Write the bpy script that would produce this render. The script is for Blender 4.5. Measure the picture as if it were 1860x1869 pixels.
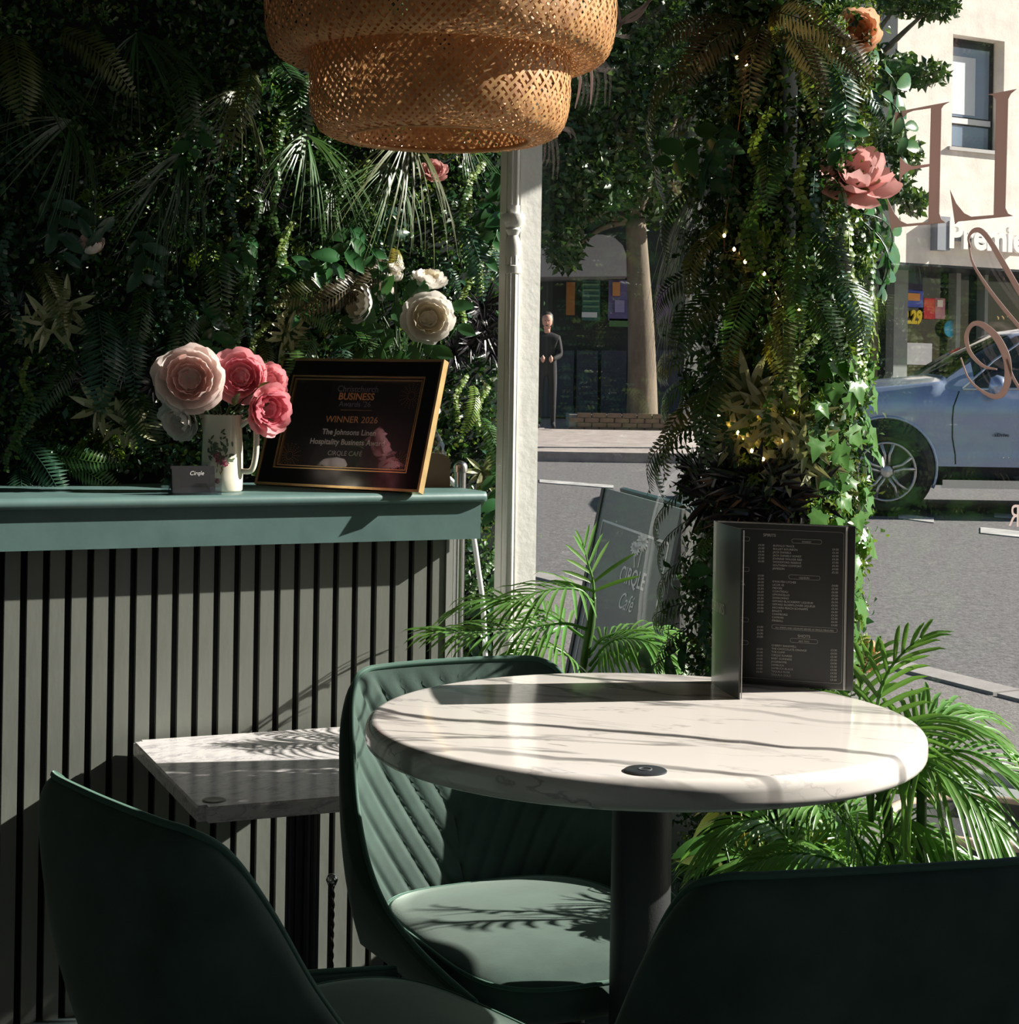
import bpy, bmesh, math, random
import numpy as np
from mathutils import Vector, Matrix, Euler
for o in list(bpy.data.objects): bpy.data.objects.remove(o)
SC = bpy.context.scene
COL = SC.collection
PI = math.pi
# ---------------------------------------------------------------- camera
F, PX, PY, ROLL, CAMZ = 3150.0, 930.0, 703.0, 0.016, 1.167
cam = bpy.data.cameras.new('camera'); camo = bpy.data.objects.new('camera', cam); COL.objects.link(camo)
cam.sensor_fit = 'HORIZONTAL'; cam.sensor_width = 36.0; cam.lens = F/1860.0*36.0
cam.shift_y = -(934.5-PY)/1860.0
cam.clip_start = 0.05; cam.clip_end = 300
camo.matrix_world = Matrix.Translation((0, 0, CAMZ)) @ Matrix.Rotation(PI/2, 4, 'X') @ Matrix.Rotation(ROLL, 4, 'Z')
SC.camera = camo
# ---------------------------------------------------------------- light
SUNV = Vector((0.374, 0.067, 0.215)).normalized()
SUN_STRENGTH, SKY_STRENGTH, EXPOSURE = 10.0, 0.07, 0.25
world = bpy.data.worlds.new('sky'); SC.world = world; world.use_nodes = True
wn = world.node_tree.nodes; wl = world.node_tree.links
sky = wn.new('ShaderNodeTexSky'); sky.sky_type = 'NISHITA'; sky.sun_disc = False
sky.sun_elevation = math.asin(SUNV.z); sky.sun_rotation = math.atan2(SUNV.x, SUNV.y)
sky.air_density = 1.0; sky.dust_density = 1.0; sky.ozone_density = 1.0
wl.new(sky.outputs[0], wn['Background'].inputs[0]); wn['Background'].inputs[1].default_value = SKY_STRENGTH
sl = bpy.data.lights.new('sun', 'SUN'); sl.energy = SUN_STRENGTH; sl.angle = math.radians(0.53); sl.color = (1.0, 0.93, 0.84)
so = bpy.data.objects.new('sun', sl); COL.objects.link(so)
so.rotation_euler = SUNV.to_track_quat('Z', 'Y').to_euler(); so.location = (6, 4, 6)
vs = SC.view_settings
vs.view_transform = 'Standard'; vs.look = 'None'; vs.gamma = 1.0; vs.use_curve_mapping = False; vs.exposure = EXPOSURE
# ---------------------------------------------------------------- pixel -> place
def ray(px, py):
    xc = (px-PX)/F; yc = -(py-PY)/F; c, s = math.cos(ROLL), math.sin(ROLL)
    return Vector((xc*c-yc*s, 1.0, xc*s+yc*c))
EYE = Vector((0, 0, CAMZ))
def at_y(px, py, y): return EYE + ray(px, py)*y
def at_z(px, py, z):
    r = ray(px, py); return EYE + r*((z-CAMZ)/r.z)
def on_plane(px, py, P, n):
    r = ray(px, py); n = Vector(n); return EYE + r*((Vector(P)-EYE).dot(n)/r.dot(n))
WA = math.radians(26.0)
A = Vector((math.cos(WA), math.sin(WA), 0)); NI = Vector((-math.sin(WA), math.cos(WA), 0))   # along the bar, into the wall
O = at_z(645, 1318, 0.5); O.z = 0
def W(s, d, z): return O + A*s + NI*d + Vector((0, 0, z))
def s_of(px, py, d):                       # distance along the bar of a pixel on the plane at depth d
    return (on_plane(px, py, W(0, d, 0), NI)-O).dot(A)
GU = Vector((0.48, -0.877, 0)).normalized(); GN = Vector((0.877, 0.48, 0)).normalized()   # shop window: along, outwards
G0 = Vector((0.07, 4.0, 0))
def G(b, off, z): return G0 + GU*b + GN*off + Vector((0, 0, z))
def gpx(px, py, off=-0.006): return on_plane(px, py, G(0, off, 0), GN)
def ground(y): return 0.0225*(y-3.0)-0.05
# ---------------------------------------------------------------- materials
def lin(c):
    return tuple(((v/255)/12.92 if v/255 <= 0.04045 else ((v/255+0.055)/1.055)**2.4) for v in c)
MATS = {}
def node(nt, t, **kw):
    n = nt.nodes.new(t)
    for k, v in kw.items():
        if k.startswith('i_'): n.inputs[k[2:].replace('_', ' ')].default_value = v
        else: setattr(n, k, v)
    return n
def M(name, col, rough=0.5, metal=0.0, var=0.0, scale=8.0, bump=0.0, bscale=None, spec=0.5, sheen=0.0, emit=0.0, trans=0.0, island=0.0, coat=0.0, stretch=None, sheen_tint=None, tcol=None):
    if name in MATS: return MATS[name]
    m = bpy.data.materials.new(name); m.use_nodes = True; nt = m.node_tree; b = nt.nodes['Principled BSDF']; L = nt.links
    c4 = (*col, 1)
    b.inputs['Base Color'].default_value = c4; b.inputs['Roughness'].default_value = rough; b.inputs['Metallic'].default_value = metal
    b.inputs['Specular IOR Level'].default_value = spec
    if sheen:
        b.inputs['Sheen Weight'].default_value = sheen; b.inputs['Sheen Roughness'].default_value = 0.4
        b.inputs['Sheen Tint'].default_value = (*(sheen_tint or col), 1)
    if coat: b.inputs['Coat Weight'].default_value = coat; b.inputs['Coat Roughness'].default_value = 0.1
    if emit: b.inputs['Emission Color'].default_value = c4; b.inputs['Emission Strength'].default_value = emit
    src = None
    if var or bump:
        tc = node(nt, 'ShaderNodeTexCoord'); mp = node(nt, 'ShaderNodeMapping'); L.new(tc.outputs['Object'], mp.inputs[0])
        if stretch: mp.inputs['Scale'].default_value = stretch
    if var:
        nz = node(nt, 'ShaderNodeTexNoise', i_Scale=scale, i_Detail=6.0, i_Roughness=0.6); L.new(mp.outputs[0], nz.inputs[0])
        mx = node(nt, 'ShaderNodeMix', data_type='RGBA'); mx.inputs[6].default_value = (*[max(0, v*(1-var)) for v in col], 1); mx.inputs[7].default_value = (*[min(1, v*(1+var)) for v in col], 1)
        rp = node(nt, 'ShaderNodeMapRange'); rp.inputs[1].default_value = 0.3; rp.inputs[2].default_value = 0.7
        L.new(nz.outputs[0], rp.inputs[0]); L.new(rp.outputs[0], mx.inputs[0]); src = mx.outputs[2]
    if island:
        g = node(nt, 'ShaderNodeNewGeometry'); hs = node(nt, 'ShaderNodeHueSaturation')
        r1 = node(nt, 'ShaderNodeMapRange'); r1.inputs[3].default_value = 1-island; r1.inputs[4].default_value = 1+island
        r2 = node(nt, 'ShaderNodeMapRange'); r2.inputs[3].default_value = 0.5-island*0.06; r2.inputs[4].default_value = 0.5+island*0.06
        L.new(g.outputs['Random Per Island'], r1.inputs[0]); L.new(r1.outputs[0], hs.inputs['Value'])
        L.new(g.outputs['Random Per Island'], r2.inputs[0]); L.new(r2.outputs[0], hs.inputs['Hue'])
        if src: L.new(src, hs.inputs['Color'])
        else: hs.inputs['Color'].default_value = c4
        src = hs.outputs[0]
    if src: L.new(src, b.inputs['Base Color'])
    if bump:
        nb = node(nt, 'ShaderNodeTexNoise', i_Scale=bscale or scale*6, i_Detail=4.0); L.new(mp.outputs[0], nb.inputs[0])
        bp = node(nt, 'ShaderNodeBump', i_Strength=bump, i_Distance=0.01); L.new(nb.outputs[0], bp.inputs['Height']); L.new(bp.outputs[0], b.inputs['Normal'])
    if trans:
        out = nt.nodes['Material Output']; tr = node(nt, 'ShaderNodeBsdfTranslucent'); tr.inputs[0].default_value = (*tcol, 1) if tcol else (min(1, col[0]*1.5), min(1, col[1]*1.5), col[2]*0.9, 1)
        ms = node(nt, 'ShaderNodeMixShader'); ms.inputs[0].default_value = trans
        L.new(b.outputs[0], ms.inputs[1]); L.new(tr.outputs[0], ms.inputs[2]); L.new(ms.outputs[0], out.inputs[0])
    MATS[name] = m; return m
def glass_mat(name, tint=(1, 1, 1), ior=1.45, rough=0.0, gain=1.0):
    if name in MATS: return MATS[name]
    m = bpy.data.materials.new(name); m.use_nodes = True; nt = m.node_tree; L = nt.links
    nt.nodes.remove(nt.nodes['Principled BSDF']); out = nt.nodes['Material Output']
    t = node(nt, 'ShaderNodeBsdfTransparent'); t.inputs[0].default_value = (*tint, 1)
    g = node(nt, 'ShaderNodeBsdfGlossy', i_Roughness=rough); ge = node(nt, 'ShaderNodeNewGeometry')
    dt = node(nt, 'ShaderNodeVectorMath', operation='DOT_PRODUCT'); L.new(ge.outputs['Normal'], dt.inputs[0]); L.new(ge.outputs['Incoming'], dt.inputs[1])
    ab = node(nt, 'ShaderNodeMath', operation='ABSOLUTE'); L.new(dt.outputs['Value'], ab.inputs[0])
    om = node(nt, 'ShaderNodeMath', operation='SUBTRACT'); om.inputs[0].default_value = 1.0; L.new(ab.outputs[0], om.inputs[1])
    pw = node(nt, 'ShaderNodeMath', operation='POWER'); pw.inputs[1].default_value = 5.0; L.new(om.outputs[0], pw.inputs[0])
    r0 = ((ior-1)/(ior+1))**2
    mu = node(nt, 'ShaderNodeMath', operation='MULTIPLY_ADD'); mu.inputs[1].default_value = (1-r0)*min(1, gain); mu.inputs[2].default_value = r0*gain; L.new(pw.outputs[0], mu.inputs[0])
    ms = node(nt, 'ShaderNodeMixShader'); L.new(mu.outputs[0], ms.inputs[0]); L.new(t.outputs[0], ms.inputs[1]); L.new(g.outputs[0], ms.inputs[2]); L.new(ms.outputs[0], out.inputs[0])
    MATS[name] = m; return m
def marble(name, base, vein, dirang, scale, width, soft=0.25, rough=0.12, fine=False):
    m = bpy.data.materials.new(name); m.use_nodes = True; nt = m.node_tree; L = nt.links; b = nt.nodes['Principled BSDF']
    b.inputs['Roughness'].default_value = rough
    tc = node(nt, 'ShaderNodeTexCoord'); mp = node(nt, 'ShaderNodeMapping'); L.new(tc.outputs['Object'], mp.inputs[0])
    mp.inputs['Rotation'].default_value = (0, 0, dirang); mp2 = node(nt, 'ShaderNodeMapping'); L.new(mp.outputs[0], mp2.inputs[0])
    mp2.inputs['Scale'].default_value = (0.28, 1.0, 1.0) if not fine else (0.45, 1.0, 1.0)
    prev = None
    if not fine:                            # a few broad, nearly parallel veins
        wv = node(nt, 'ShaderNodeTexWave', bands_direction='Y', i_Scale=1.75, i_Distortion=3.4, i_Detail=4.0); wv.inputs['Detail Scale'].default_value = 1.6; L.new(mp.outputs[0], wv.inputs[0])
        wr_ = node(nt, 'ShaderNodeMapRange', interpolation_type='SMOOTHSTEP'); wr_.inputs[1].default_value = 0.955; wr_.inputs[2].default_value = 1.0; wr_.inputs[3].default_value = 0.0; wr_.inputs[4].default_value = 0.95; L.new(wv.outputs['Fac'], wr_.inputs[0])
        n3 = node(nt, 'ShaderNodeTexNoise', i_Scale=7.0, i_Detail=3.0); L.new(mp2.outputs[0], n3.inputs[0]); m3 = node(nt, 'ShaderNodeMapRange'); m3.inputs[1].default_value = 0.36; m3.inputs[2].default_value = 0.58; L.new(n3.outputs[0], m3.inputs[0])
        ml3 = node(nt, 'ShaderNodeMath', operation='MULTIPLY'); L.new(wr_.outputs[0], ml3.inputs[0]); L.new(m3.outputs[0], ml3.inputs[1]); prev = ml3.outputs[0]
    specs = [(scale, width, 0.9, 0.0), (scale*2.3, width*0.5, 0.45, 3.7)] if not fine else [(scale, width, 0.6, 0.0), (scale*2.1, width*0.9, 0.5, 5.1)]
    for sc_, wd, amt, off in specs:
        ad = node(nt, 'ShaderNodeVectorMath', operation='ADD'); ad.inputs[1].default_value = (off, off*1.7, off*0.3); L.new(mp2.outputs[0], ad.inputs[0])
        nz = node(nt, 'ShaderNodeTexNoise', i_Scale=sc_, i_Detail=5.0, i_Roughness=0.55, i_Distortion=0.6); L.new(ad.outputs[0], nz.inputs[0])
        su = node(nt, 'ShaderNodeMath', operation='SUBTRACT'); su.inputs[1].default_value = 0.5; L.new(nz.outputs[0], su.inputs[0])
        ab = node(nt, 'ShaderNodeMath', operation='ABSOLUTE'); L.new(su.outputs[0], ab.inputs[0])
        mr = node(nt, 'ShaderNodeMapRange', interpolation_type='SMOOTHSTEP'); mr.inputs[1].default_value = 0.0; mr.inputs[2].default_value = wd; mr.inputs[3].default_value = amt; mr.inputs[4].default_value = 0.0
        L.new(ab.outputs[0], mr.inputs[0])
        md = node(nt, 'ShaderNodeTexNoise', i_Scale=sc_*1.6, i_Detail=2.0); L.new(ad.outputs[0], md.inputs[0])
        mm = node(nt, 'ShaderNodeMapRange'); mm.inputs[1].default_value = 0.38; mm.inputs[2].default_value = 0.62; L.new(md.outputs[0], mm.inputs[0])
        ml = node(nt, 'ShaderNodeMath', operation='MULTIPLY'); L.new(mr.outputs[0], ml.inputs[0]); L.new(mm.outputs[0], ml.inputs[1])
        if prev is None: prev = ml.outputs[0]
        else:
            mx = node(nt, 'ShaderNodeMath', operation='MAXIMUM'); L.new(prev, mx.inputs[0]); L.new(ml.outputs[0], mx.inputs[1]); prev = mx.outputs[0]
    c = node(nt, 'ShaderNodeMix', data_type='RGBA'); c.inputs[6].default_value = (*base, 1); c.inputs[7].default_value = (*vein, 1)
    L.new(prev, c.inputs[0]); L.new(c.outputs[2], b.inputs['Base Color'])
    MATS[name] = m; return m
# ---------------------------------------------------------------- mesh helpers
WM = {}                                    # object -> its world matrix while building
def tag(o, label=None, cat=None, group=None, kind=None):
    if label: o['label'] = label
    if cat: o['category'] = cat
    if group: o['group'] = group
    if kind: o['kind'] = kind
    return o
def wm(o): return WM.get(o.name, Matrix.Identity(4)) if o else Matrix.Identity(4)
def put(o, parent=None, mat=None):
    COL.objects.link(o) if o.name not in COL.objects else None
    if mat is not None: o.matrix_basis = mat
    if parent: o.parent = parent
    WM[o.name] = wm(parent) @ (mat if mat is not None else Matrix.Identity(4)); return o
def thing(name, label, cat, loc=(0, 0, 0), rz=0.0, group=None, mat=None):
    o = bpy.data.objects.new(name, None); o.empty_display_size = 0.05
    put(o, None, mat if mat is not None else Matrix.Translation(loc) @ Matrix.Rotation(rz, 4, 'Z')); return tag(o, label, cat, group)
def aim(loc, d, roll=0.0):                 # matrix whose local z points along d
    q = Vector(d).normalized().to_track_quat('Z', 'Y'); return Matrix.Translation(loc) @ q.to_matrix().to_4x4() @ Matrix.Rotation(roll, 4, 'Z')
class MB:
    def __init__(s): s.v = []; s.f = []
    def add(s, vs, fs):
        k = len(s.v); s.v += [tuple(p) for p in vs]; s.f += [tuple(i+k for i in f) for f in fs]; return s
    def box(s, c, h, M4=None):
        c = Vector(c); P = [c+Vector((x*h[0], y*h[1], z*h[2])) for x in (-1, 1) for y in (-1, 1) for z in (-1, 1)]
        if M4 is not None: P = [M4 @ p for p in P]
        return s.add(P, [(0, 1, 3, 2), (4, 6, 7, 5), (0, 4, 5, 1), (2, 3, 7, 6), (0, 2, 6, 4), (1, 5, 7, 3)])
    def obox(s, p, ax, ay, az):            # corner p and three edge vectors
        p, ax, ay, az = map(Vector, (p, ax, ay, az)); P = [p+ax*i+ay*j+az*k for i in (0, 1) for j in (0, 1) for k in (0, 1)]
        return s.add(P, [(0, 1, 3, 2), (4, 6, 7, 5), (0, 4, 5, 1), (2, 3, 7, 6), (0, 2, 6, 4), (1, 5, 7, 3)])
    def grid(s, P, closed_u=False):        # P[i][j]
        n, m = len(P), len(P[0]); fs = []
        for i in range(n if closed_u else n-1):
            for j in range(m-1): i2 = (i+1) % n; fs.append((i*m+j, i2*m+j, i2*m+j+1, i*m+j+1))
        return s.add([q for r in P for q in r], fs)
    def lathe(s, prof, n=48, M4=None, cap=True):
        P = [[Vector((r*math.cos(2*PI*i/n), r*math.sin(2*PI*i/n), z)) for r, z in prof] for i in range(n)]
        if M4 is not None: P = [[M4 @ q for q in r] for r in P]
        k = len(s.v); s.grid(P, True); m = len(prof)
        if cap:
            if prof[0][0] > 1e-5: s.f.append(tuple(k+i*m for i in range(n))[::-1])
            if prof[-1][0] > 1e-5: s.f.append(tuple(k+i*m+m-1 for i in range(n)))
        return s
    def tube(s, path, r, n=8, cap=True, closed=False):
        path = [Vector(p) for p in path]; N = len(path); rs = r if isinstance(r, (list, tuple)) else [r]*N
        up = None; rings = []
        for i, p in enumerate(path):
            if closed: t = path[(i+1) % N]-path[i-1]
            else: t = path[min(i+1, N-1)]-path[max(i-1, 0)]
            t.normalize()
            if up is None: up = t.orthogonal().normalized()
            up = (up-t*up.dot(t)); up = up.normalized() if up.length > 1e-6 else t.orthogonal().normalized()
            sd = t.cross(up); rings.append([p+(up*math.cos(2*PI*j/n)+sd*math.sin(2*PI*j/n))*rs[i] for j in range(n)])
        k = len(s.v); fs = []
        for i in range(N if closed else N-1):
            for j in range(n): i2 = (i+1) % N; j2 = (j+1) % n; fs.append((i*n+j, i*n+j2, i2*n+j2, i2*n+j))
        s.add([q for r_ in rings for q in r_], fs)
        if cap and not closed: s.f.append(tuple(k+j for j in range(n))[::-1]); s.f.append(tuple(k+(N-1)*n+j for j in range(n)))
        return s
    def poly(s, pts, nrm, th):             # flat outline with thickness
        bm = bmesh.new(); vs = [bm.verts.new(p) for p in pts]; f = bm.faces.new(vs); f.normal_update()
        r = bmesh.ops.triangulate(bm, faces=[f]); e = bmesh.ops.extrude_face_region(bm, geom=bm.faces[:])
        for g in e['geom']:
            if isinstance(g, bmesh.types.BMVert): g.co += Vector(nrm)*th
        bm.verts.index_update(); s.add([v.co.copy() for v in bm.verts], [[v.index for v in f.verts] for f in bm.faces]); bm.free(); return s
    def ribbon(s, pts, widths, nrm, th=0.0008):
        pts = [Vector(p) for p in pts]; N = len(pts); nrm = Vector(nrm); L_, R_ = [], []
        for i, p in enumerate(pts):
            t = (pts[min(i+1, N-1)]-pts[max(i-1, 0)]).normalized(); sd = t.cross(nrm).normalized(); w = widths[i] if isinstance(widths, (list, tuple)) else widths
            L_.append(p+sd*w/2); R_.append(p-sd*w/2)
        return s.grid([L_, R_, [p+nrm*th for p in R_], [p+nrm*th for p in L_]], True)
    def mesh(s, name, smooth=False):
        me = bpy.data.meshes.new(name); me.from_pydata(s.v, [], s.f); me.update()
        if smooth: me.polygons.foreach_set('use_smooth', [True]*len(me.polygons))
        return me
    def build(s, name, mat, parent=None, smooth=False, local=False, angle=None):
        """vertices are in world space unless local=True"""
        if parent is not None and not local:
            inv = wm(parent).inverted(); s.v = [tuple(inv @ Vector(p)) for p in s.v]
        me = s.mesh(name, smooth); me.materials.append(mat)
        bm = bmesh.new(); bm.from_mesh(me); bmesh.ops.recalc_face_normals(bm, faces=bm.faces[:]); bm.to_mesh(me); bm.free()
        if smooth and angle is not None: me.set_sharp_from_angle(angle=math.radians(angle))
        return put(bpy.data.objects.new(name, me), parent)
def one(mb, name, mat, label, cat, group=None, smooth=False, base=None, angle=None):
    """a thing that is one mesh, origin at its base"""
    P = [Vector(p) for p in mb.v]
    b = Vector(base) if base else Vector((sum(p.x for p in P)/len(P), sum(p.y for p in P)/len(P), min(p.z for p in P)))
    mb.v = [tuple(p-b) for p in P]
    o = mb.build(name, mat, None, smooth, True, angle); o.location = b; WM[o.name] = Matrix.Translation(b); return tag(o, label, cat, group)
def struct(mb, name, mat, smooth=False, parent=None):
    o = mb.build(name, mat, parent, smooth)
    if parent is None: o['kind'] = 'structure'
    return o
def inst(me, name, parent, M4):            # M4 in the parent's space
    o = bpy.data.objects.new(name, me); return put(o, parent, M4)
def copy_tree(root, M4, label=None):
    r = root.copy(); COL.objects.link(r); r.matrix_basis = M4; WM[r.name] = M4
    if label: r['label'] = label
    for ch in [o for o in bpy.data.objects if o.parent == root]:
        c = ch.copy(); COL.objects.link(c); c.parent = r
        for g in [o for o in bpy.data.objects if o.parent == ch]:
            d = g.copy(); COL.objects.link(d); d.parent = c
    return r
def catmull(P, n=8, closed=False):
    P = [Vector(p) for p in P]; N = len(P); out = []
    for i in range(N if closed else N-1):
        p1, p2 = P[i], P[(i+1) % N]
        p0 = P[i-1] if (closed or i > 0) else p1*2-p2
        p3 = P[(i+2) % N] if (closed or i+2 < N) else p2*2-p1
        for k in range(n):
            t = k/n; out.append(0.5*((2*p1)+(p2-p0)*t+(2*p0-5*p1+4*p2-p3)*t*t+(3*p1-p0-3*p2+p3)*t**3))
    if not closed: out.append(P[-1])
    return out
def text_mb(body, size, M4, align='LEFT', th=0.0, mb=None, xs=1.0, bold=0.0, space=1.0, shear=0.0):
    cu = bpy.data.curves.new('t', 'FONT'); cu.body = body; cu.size = size; cu.align_x = align; cu.extrude = th/2; cu.offset = bold; cu.space_character = space; cu.shear = shear; cu.resolution_u = 3
    o = bpy.data.objects.new('t', cu); COL.objects.link(o); dg = bpy.context.evaluated_depsgraph_get(); me = o.evaluated_get(dg).to_mesh()
    mb = mb or MB(); mb.add([M4 @ Vector((v.co.x*xs, v.co.y, v.co.z)) for v in me.vertices], [tuple(p.vertices) for p in me.polygons])
    o.evaluated_get(dg).to_mesh_clear(); bpy.data.objects.remove(o); bpy.data.curves.remove(cu); return mb
def frame_m(p, x, y):                      # matrix from origin, x axis, y axis
    x = Vector(x).normalized(); y = Vector(y); z = x.cross(y).normalized(); y = z.cross(x)
    m = Matrix((x, y, z)).transposed().to_4x4(); m.translation = p; return m
# ================================================================ the room
WD = 0.46                                   # depth of the wall behind the plants
def cross2(p, u, q, v):                     # 2d line intersection
    d = u.x*v.y-u.y*v.x; w = q-p; return (w.x*v.y-w.y*v.x)/d
tc_ = cross2(W(0, WD, 0), A, G0, GU); CORNER = W(tc_, WD, 0)
CB = (CORNER-G0).dot(GU)                    # b of the corner along the window line
CEIL, HEAD, SILL = 2.75, 2.32, 0.30
P1 = CORNER; P2 = CORNER-A*3.7; P3 = P2+GU*5.3; P4 = CORNER+GU*5.3
floor_m = M('floor_concrete', (0.045, 0.062, 0.062), 0.45, var=0.35, scale=5, bump=0.05)
wall_m = M('wall_paint', (0.34, 0.35, 0.34), 0.8, var=0.05)
dark_m = M('wall_dark_green', (0.012, 0.03, 0.027), 0.7)
ceil_m = M('ceiling_paint', (0.30, 0.30, 0.30), 0.8)
frame_m_ = M('shopfront_frame', (0.02, 0.045, 0.04), 0.45)
up = Vector((0, 0, 1))
def slab(a, b, th_dir, th, z0, z1): return MB().obox(Vector((a.x, a.y, z0)), b-a, th_dir*th, up*(z1-z0))
fl = MB(); pts = [P1+A*0.02, P2, P3, P4]; fl.add([(*p.xy, 0) for p in pts]+[(*p.xy, -0.12) for p in pts], [(0, 1, 2, 3), (7, 6, 5, 4), (0, 4, 5, 1), (1, 5, 6, 2), (2, 6, 7, 3), (3, 7, 4, 0)]); struct(fl, 'floor', floor_m)
ce = MB(); ce.add([(*p.xy, CEIL) for p in pts]+[(*p.xy, CEIL+0.12) for p in pts], [(0, 1, 2, 3), (7, 6, 5, 4), (0, 4, 5, 1), (1, 5, 6, 2), (2, 6, 7, 3), (3, 7, 4, 0)]); struct(ce, 'ceiling', ceil_m)
struct(slab(P2-A*0.1, P1, NI, 0.12, -0.12, CEIL), 'wall_left', dark_m)
struct(slab(P2, P3, -A, 0.12, -0.12, CEIL), 'wall_back', wall_m)
struct(slab(P3, P4, -NI, 0.12, -0.12, CEIL), 'wall_right', wall_m)
struct(slab(P1, P4, GN, 0.14, -0.12, SILL), 'wall_front', frame_m_)
struct(slab(P1, P4, GN, 0.14, HEAD, CEIL), 'wall_front_head', frame_m_)
# shop window: frame members and panes
gm = glass_mat('window_glass', (0.97, 0.985, 0.98), 1.5)
B_END = 2.36; bars = [CB+0.02, 0.93, B_END-0.05]
struct(slab(G(B_END, 0, 0), G(3.1, 0, 0), GN, 0.14, SILL-0.01, HEAD+0.01), 'wall_front_pier', frame_m_)
BE2 = (P4-G0).dot(GU)
fr = MB()
for b in bars[1:]: fr.obox(G(b, -0.02, SILL), GU*0.05, GN*0.08, up*(HEAD-SILL))
fr.obox(G(CB, -0.03, SILL-0.001), GU*(B_END-CB), GN*0.12, up*0.05); fr.obox(G(CB, -0.02, HEAD-0.05), GU*(B_END-CB), GN*0.08, up*0.05)
win = struct(fr, 'window_1', frame_m_)
for i in range(2): MB().obox(G(bars[i]+0.02, 0.012, SILL+0.04), GU*(bars[i+1]-bars[i]), GN*0.006, up*(HEAD-SILL-0.08)).build('pane', gm, win)
f2 = MB(); f2.obox(G(3.1, -0.02, SILL), GU*0.05, GN*0.08, up*(HEAD-SILL)); f2.obox(G(BE2-0.05, -0.02, SILL), GU*0.05, GN*0.08, up*(HEAD-SILL)); f2.obox(G(3.1, -0.03, SILL-0.001), GU*(BE2-3.1), GN*0.12, up*0.05); f2.obox(G(3.1, -0.02, HEAD-0.05), GU*(BE2-3.1), GN*0.08, up*0.05); w2_ = struct(f2, 'window_2_fill', frame_m_)  # unseen rear window, added so sun bounces fill light onto the chairs
MB().obox(G(3.12, 0.012, SILL+0.04), GU*(BE2-3.14), GN*0.006, up*(HEAD-SILL-0.08)).build('pane', gm, w2_)
# white post with a turned half column in front of the window corner
white_m = M('white_gloss_paint', (0.80, 0.79, 0.75), 0.35, var=0.06, scale=20, bump=0.12, bscale=60)
PD = 3.60
pl, pm, pr = at_y(919, 703, PD), at_y(946, 703, PD), at_y(984, 703, PD)
BW = (pr.x-pm.x)/A.x*0.985; CW = (pm.x-pl.x)/A.x
post = struct(MB().obox((pm.x, PD, 0), A*BW, NI*0.05, up*CEIL), 'trim_1', white_m)
MB().obox((pl.x, pl.y-(pm.x-pl.x)*0.49+0.02, 0), A*(CW+0.004), NI*0.03, up*CEIL).build('backing_board', white_m, post)
def zc(py): return at_y(930, py, PD).z
R0 = (pm.x-pl.x)/2*0.86; cc_ = (pl+pm)/2; cc_ = Vector((cc_.x, PD-0.004, 0))
prof = [(R0, 0)]
for py, r in [(1180, 1), (500, 1.0), (499, 1.3), (492, 1.35), (486, 1.3), (484, 1.05), (474, 1.0), (462, 1.2), (448, 1.25), (436, 1.0), (430, 0.8), (424, 1.05), (420, 1.2), (416, 1.0), (412, 1.35), (404, 1.75), (394, 1.8), (391, 1.7), (390, 1.0), (60, 1.0)]: prof.append((R0*r, zc(py)))
prof.append((R0, CEIL))
MB().lathe(prof, 24, Matrix.Translation(cc_)).build('turned_column', white_m, post, True, angle=40)
for k in (-1, 0, 1):
    for z0, hh in ((zc(800), 0.38), (zc(200), 0.2)):
        an = WA-PI/2+k*0.75; MB().tube([cc_+Vector((math.cos(an)*R0, math.sin(an)*R0, z0-hh)), cc_+Vector((math.cos(an)*R0, math.sin(an)*R0, z0+hh))], R0*0.16, 6).build('fluting', white_m, post, True)
# ================================================================ bar counter with a slatted front
teal = M('teal_paint', (0.10, 0.175, 0.168), 0.42, var=0.12, scale=14, bump=0.03, bscale=40)
slat_m = M('slat_grey', (0.17, 0.18, 0.158), 0.55, var=0.16, scale=9, bump=0.05, stretch=(1, 1, 0.35))
black = M('black_backing', (0.004, 0.006, 0.007), 0.9)
ZT = on_plane(100, 909, W(0, -0.06, 0), NI).z                # worktop height
ZF = on_plane(439, 995.1, W(0, -0.045, 0), NI).z             # underside of the fascia
S0, S1 = -2.0, s_of(814, 1000, 0)
bar = thing('bar_counter', 'teal painted bar counter with a dark grey slatted front', 'counter', W((S0+S1)/2, 0.1, 0))
def wbox(s0, s1, d0, d1, z0, z1): return MB().obox(W(s0, d0, z0), A*(s1-s0), NI*(d1-d0), up*(z1-z0))
wbox(S0, S1, 0.013, 0.30, 0, ZF+0.03).build('carcass', black, bar)
e1, e2 = s_of(877, 985, -0.045), s_of(893, 905, -0.06)
fb = wbox(S0, e1, -0.045, -0.018, ZF, ZT-0.019); o = fb.build('fascia', teal, bar)
wt = MB(); prf = [(0.33, ZT), (-0.05, ZT)]+[(-0.05-0.0105*math.sin(t*PI/8), ZT-0.0105+0.0105*math.cos(t*PI/8)) for t in range(1, 8)]+[(-0.05, ZT-0.021), (0.33, ZT-0.021)]
R = [[W(s, d*k+0.14*(1-k), z) for d, z in prf] for s, k in [(S0, 1), (e2-0.012, 1), (e2-0.004, 0.985), (e2, 0.95)]]
wt.grid(R); n_ = len(prf); wt.f.append(tuple(range(n_))); wt.f.append(tuple(3*n_+i for i in range(n_))); wt.f += [(i*n_+n_-1, i*n_, (i+1)*n_, (i+1)*n_+n_-1) for i in range(3)]
wt.build('worktop', teal, bar, True, angle=35)
sA, sB = s_of(207.1, 1310, 0), s_of(615, 1310, 0); PITCH = (sB-sA)/11
slat = MB().box((0, 0.006, 0), (PITCH*0.34, 0.006, (ZF+0.02)/2))
sm = slat.mesh('slat'); sm.materials.append(slat_m)
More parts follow.
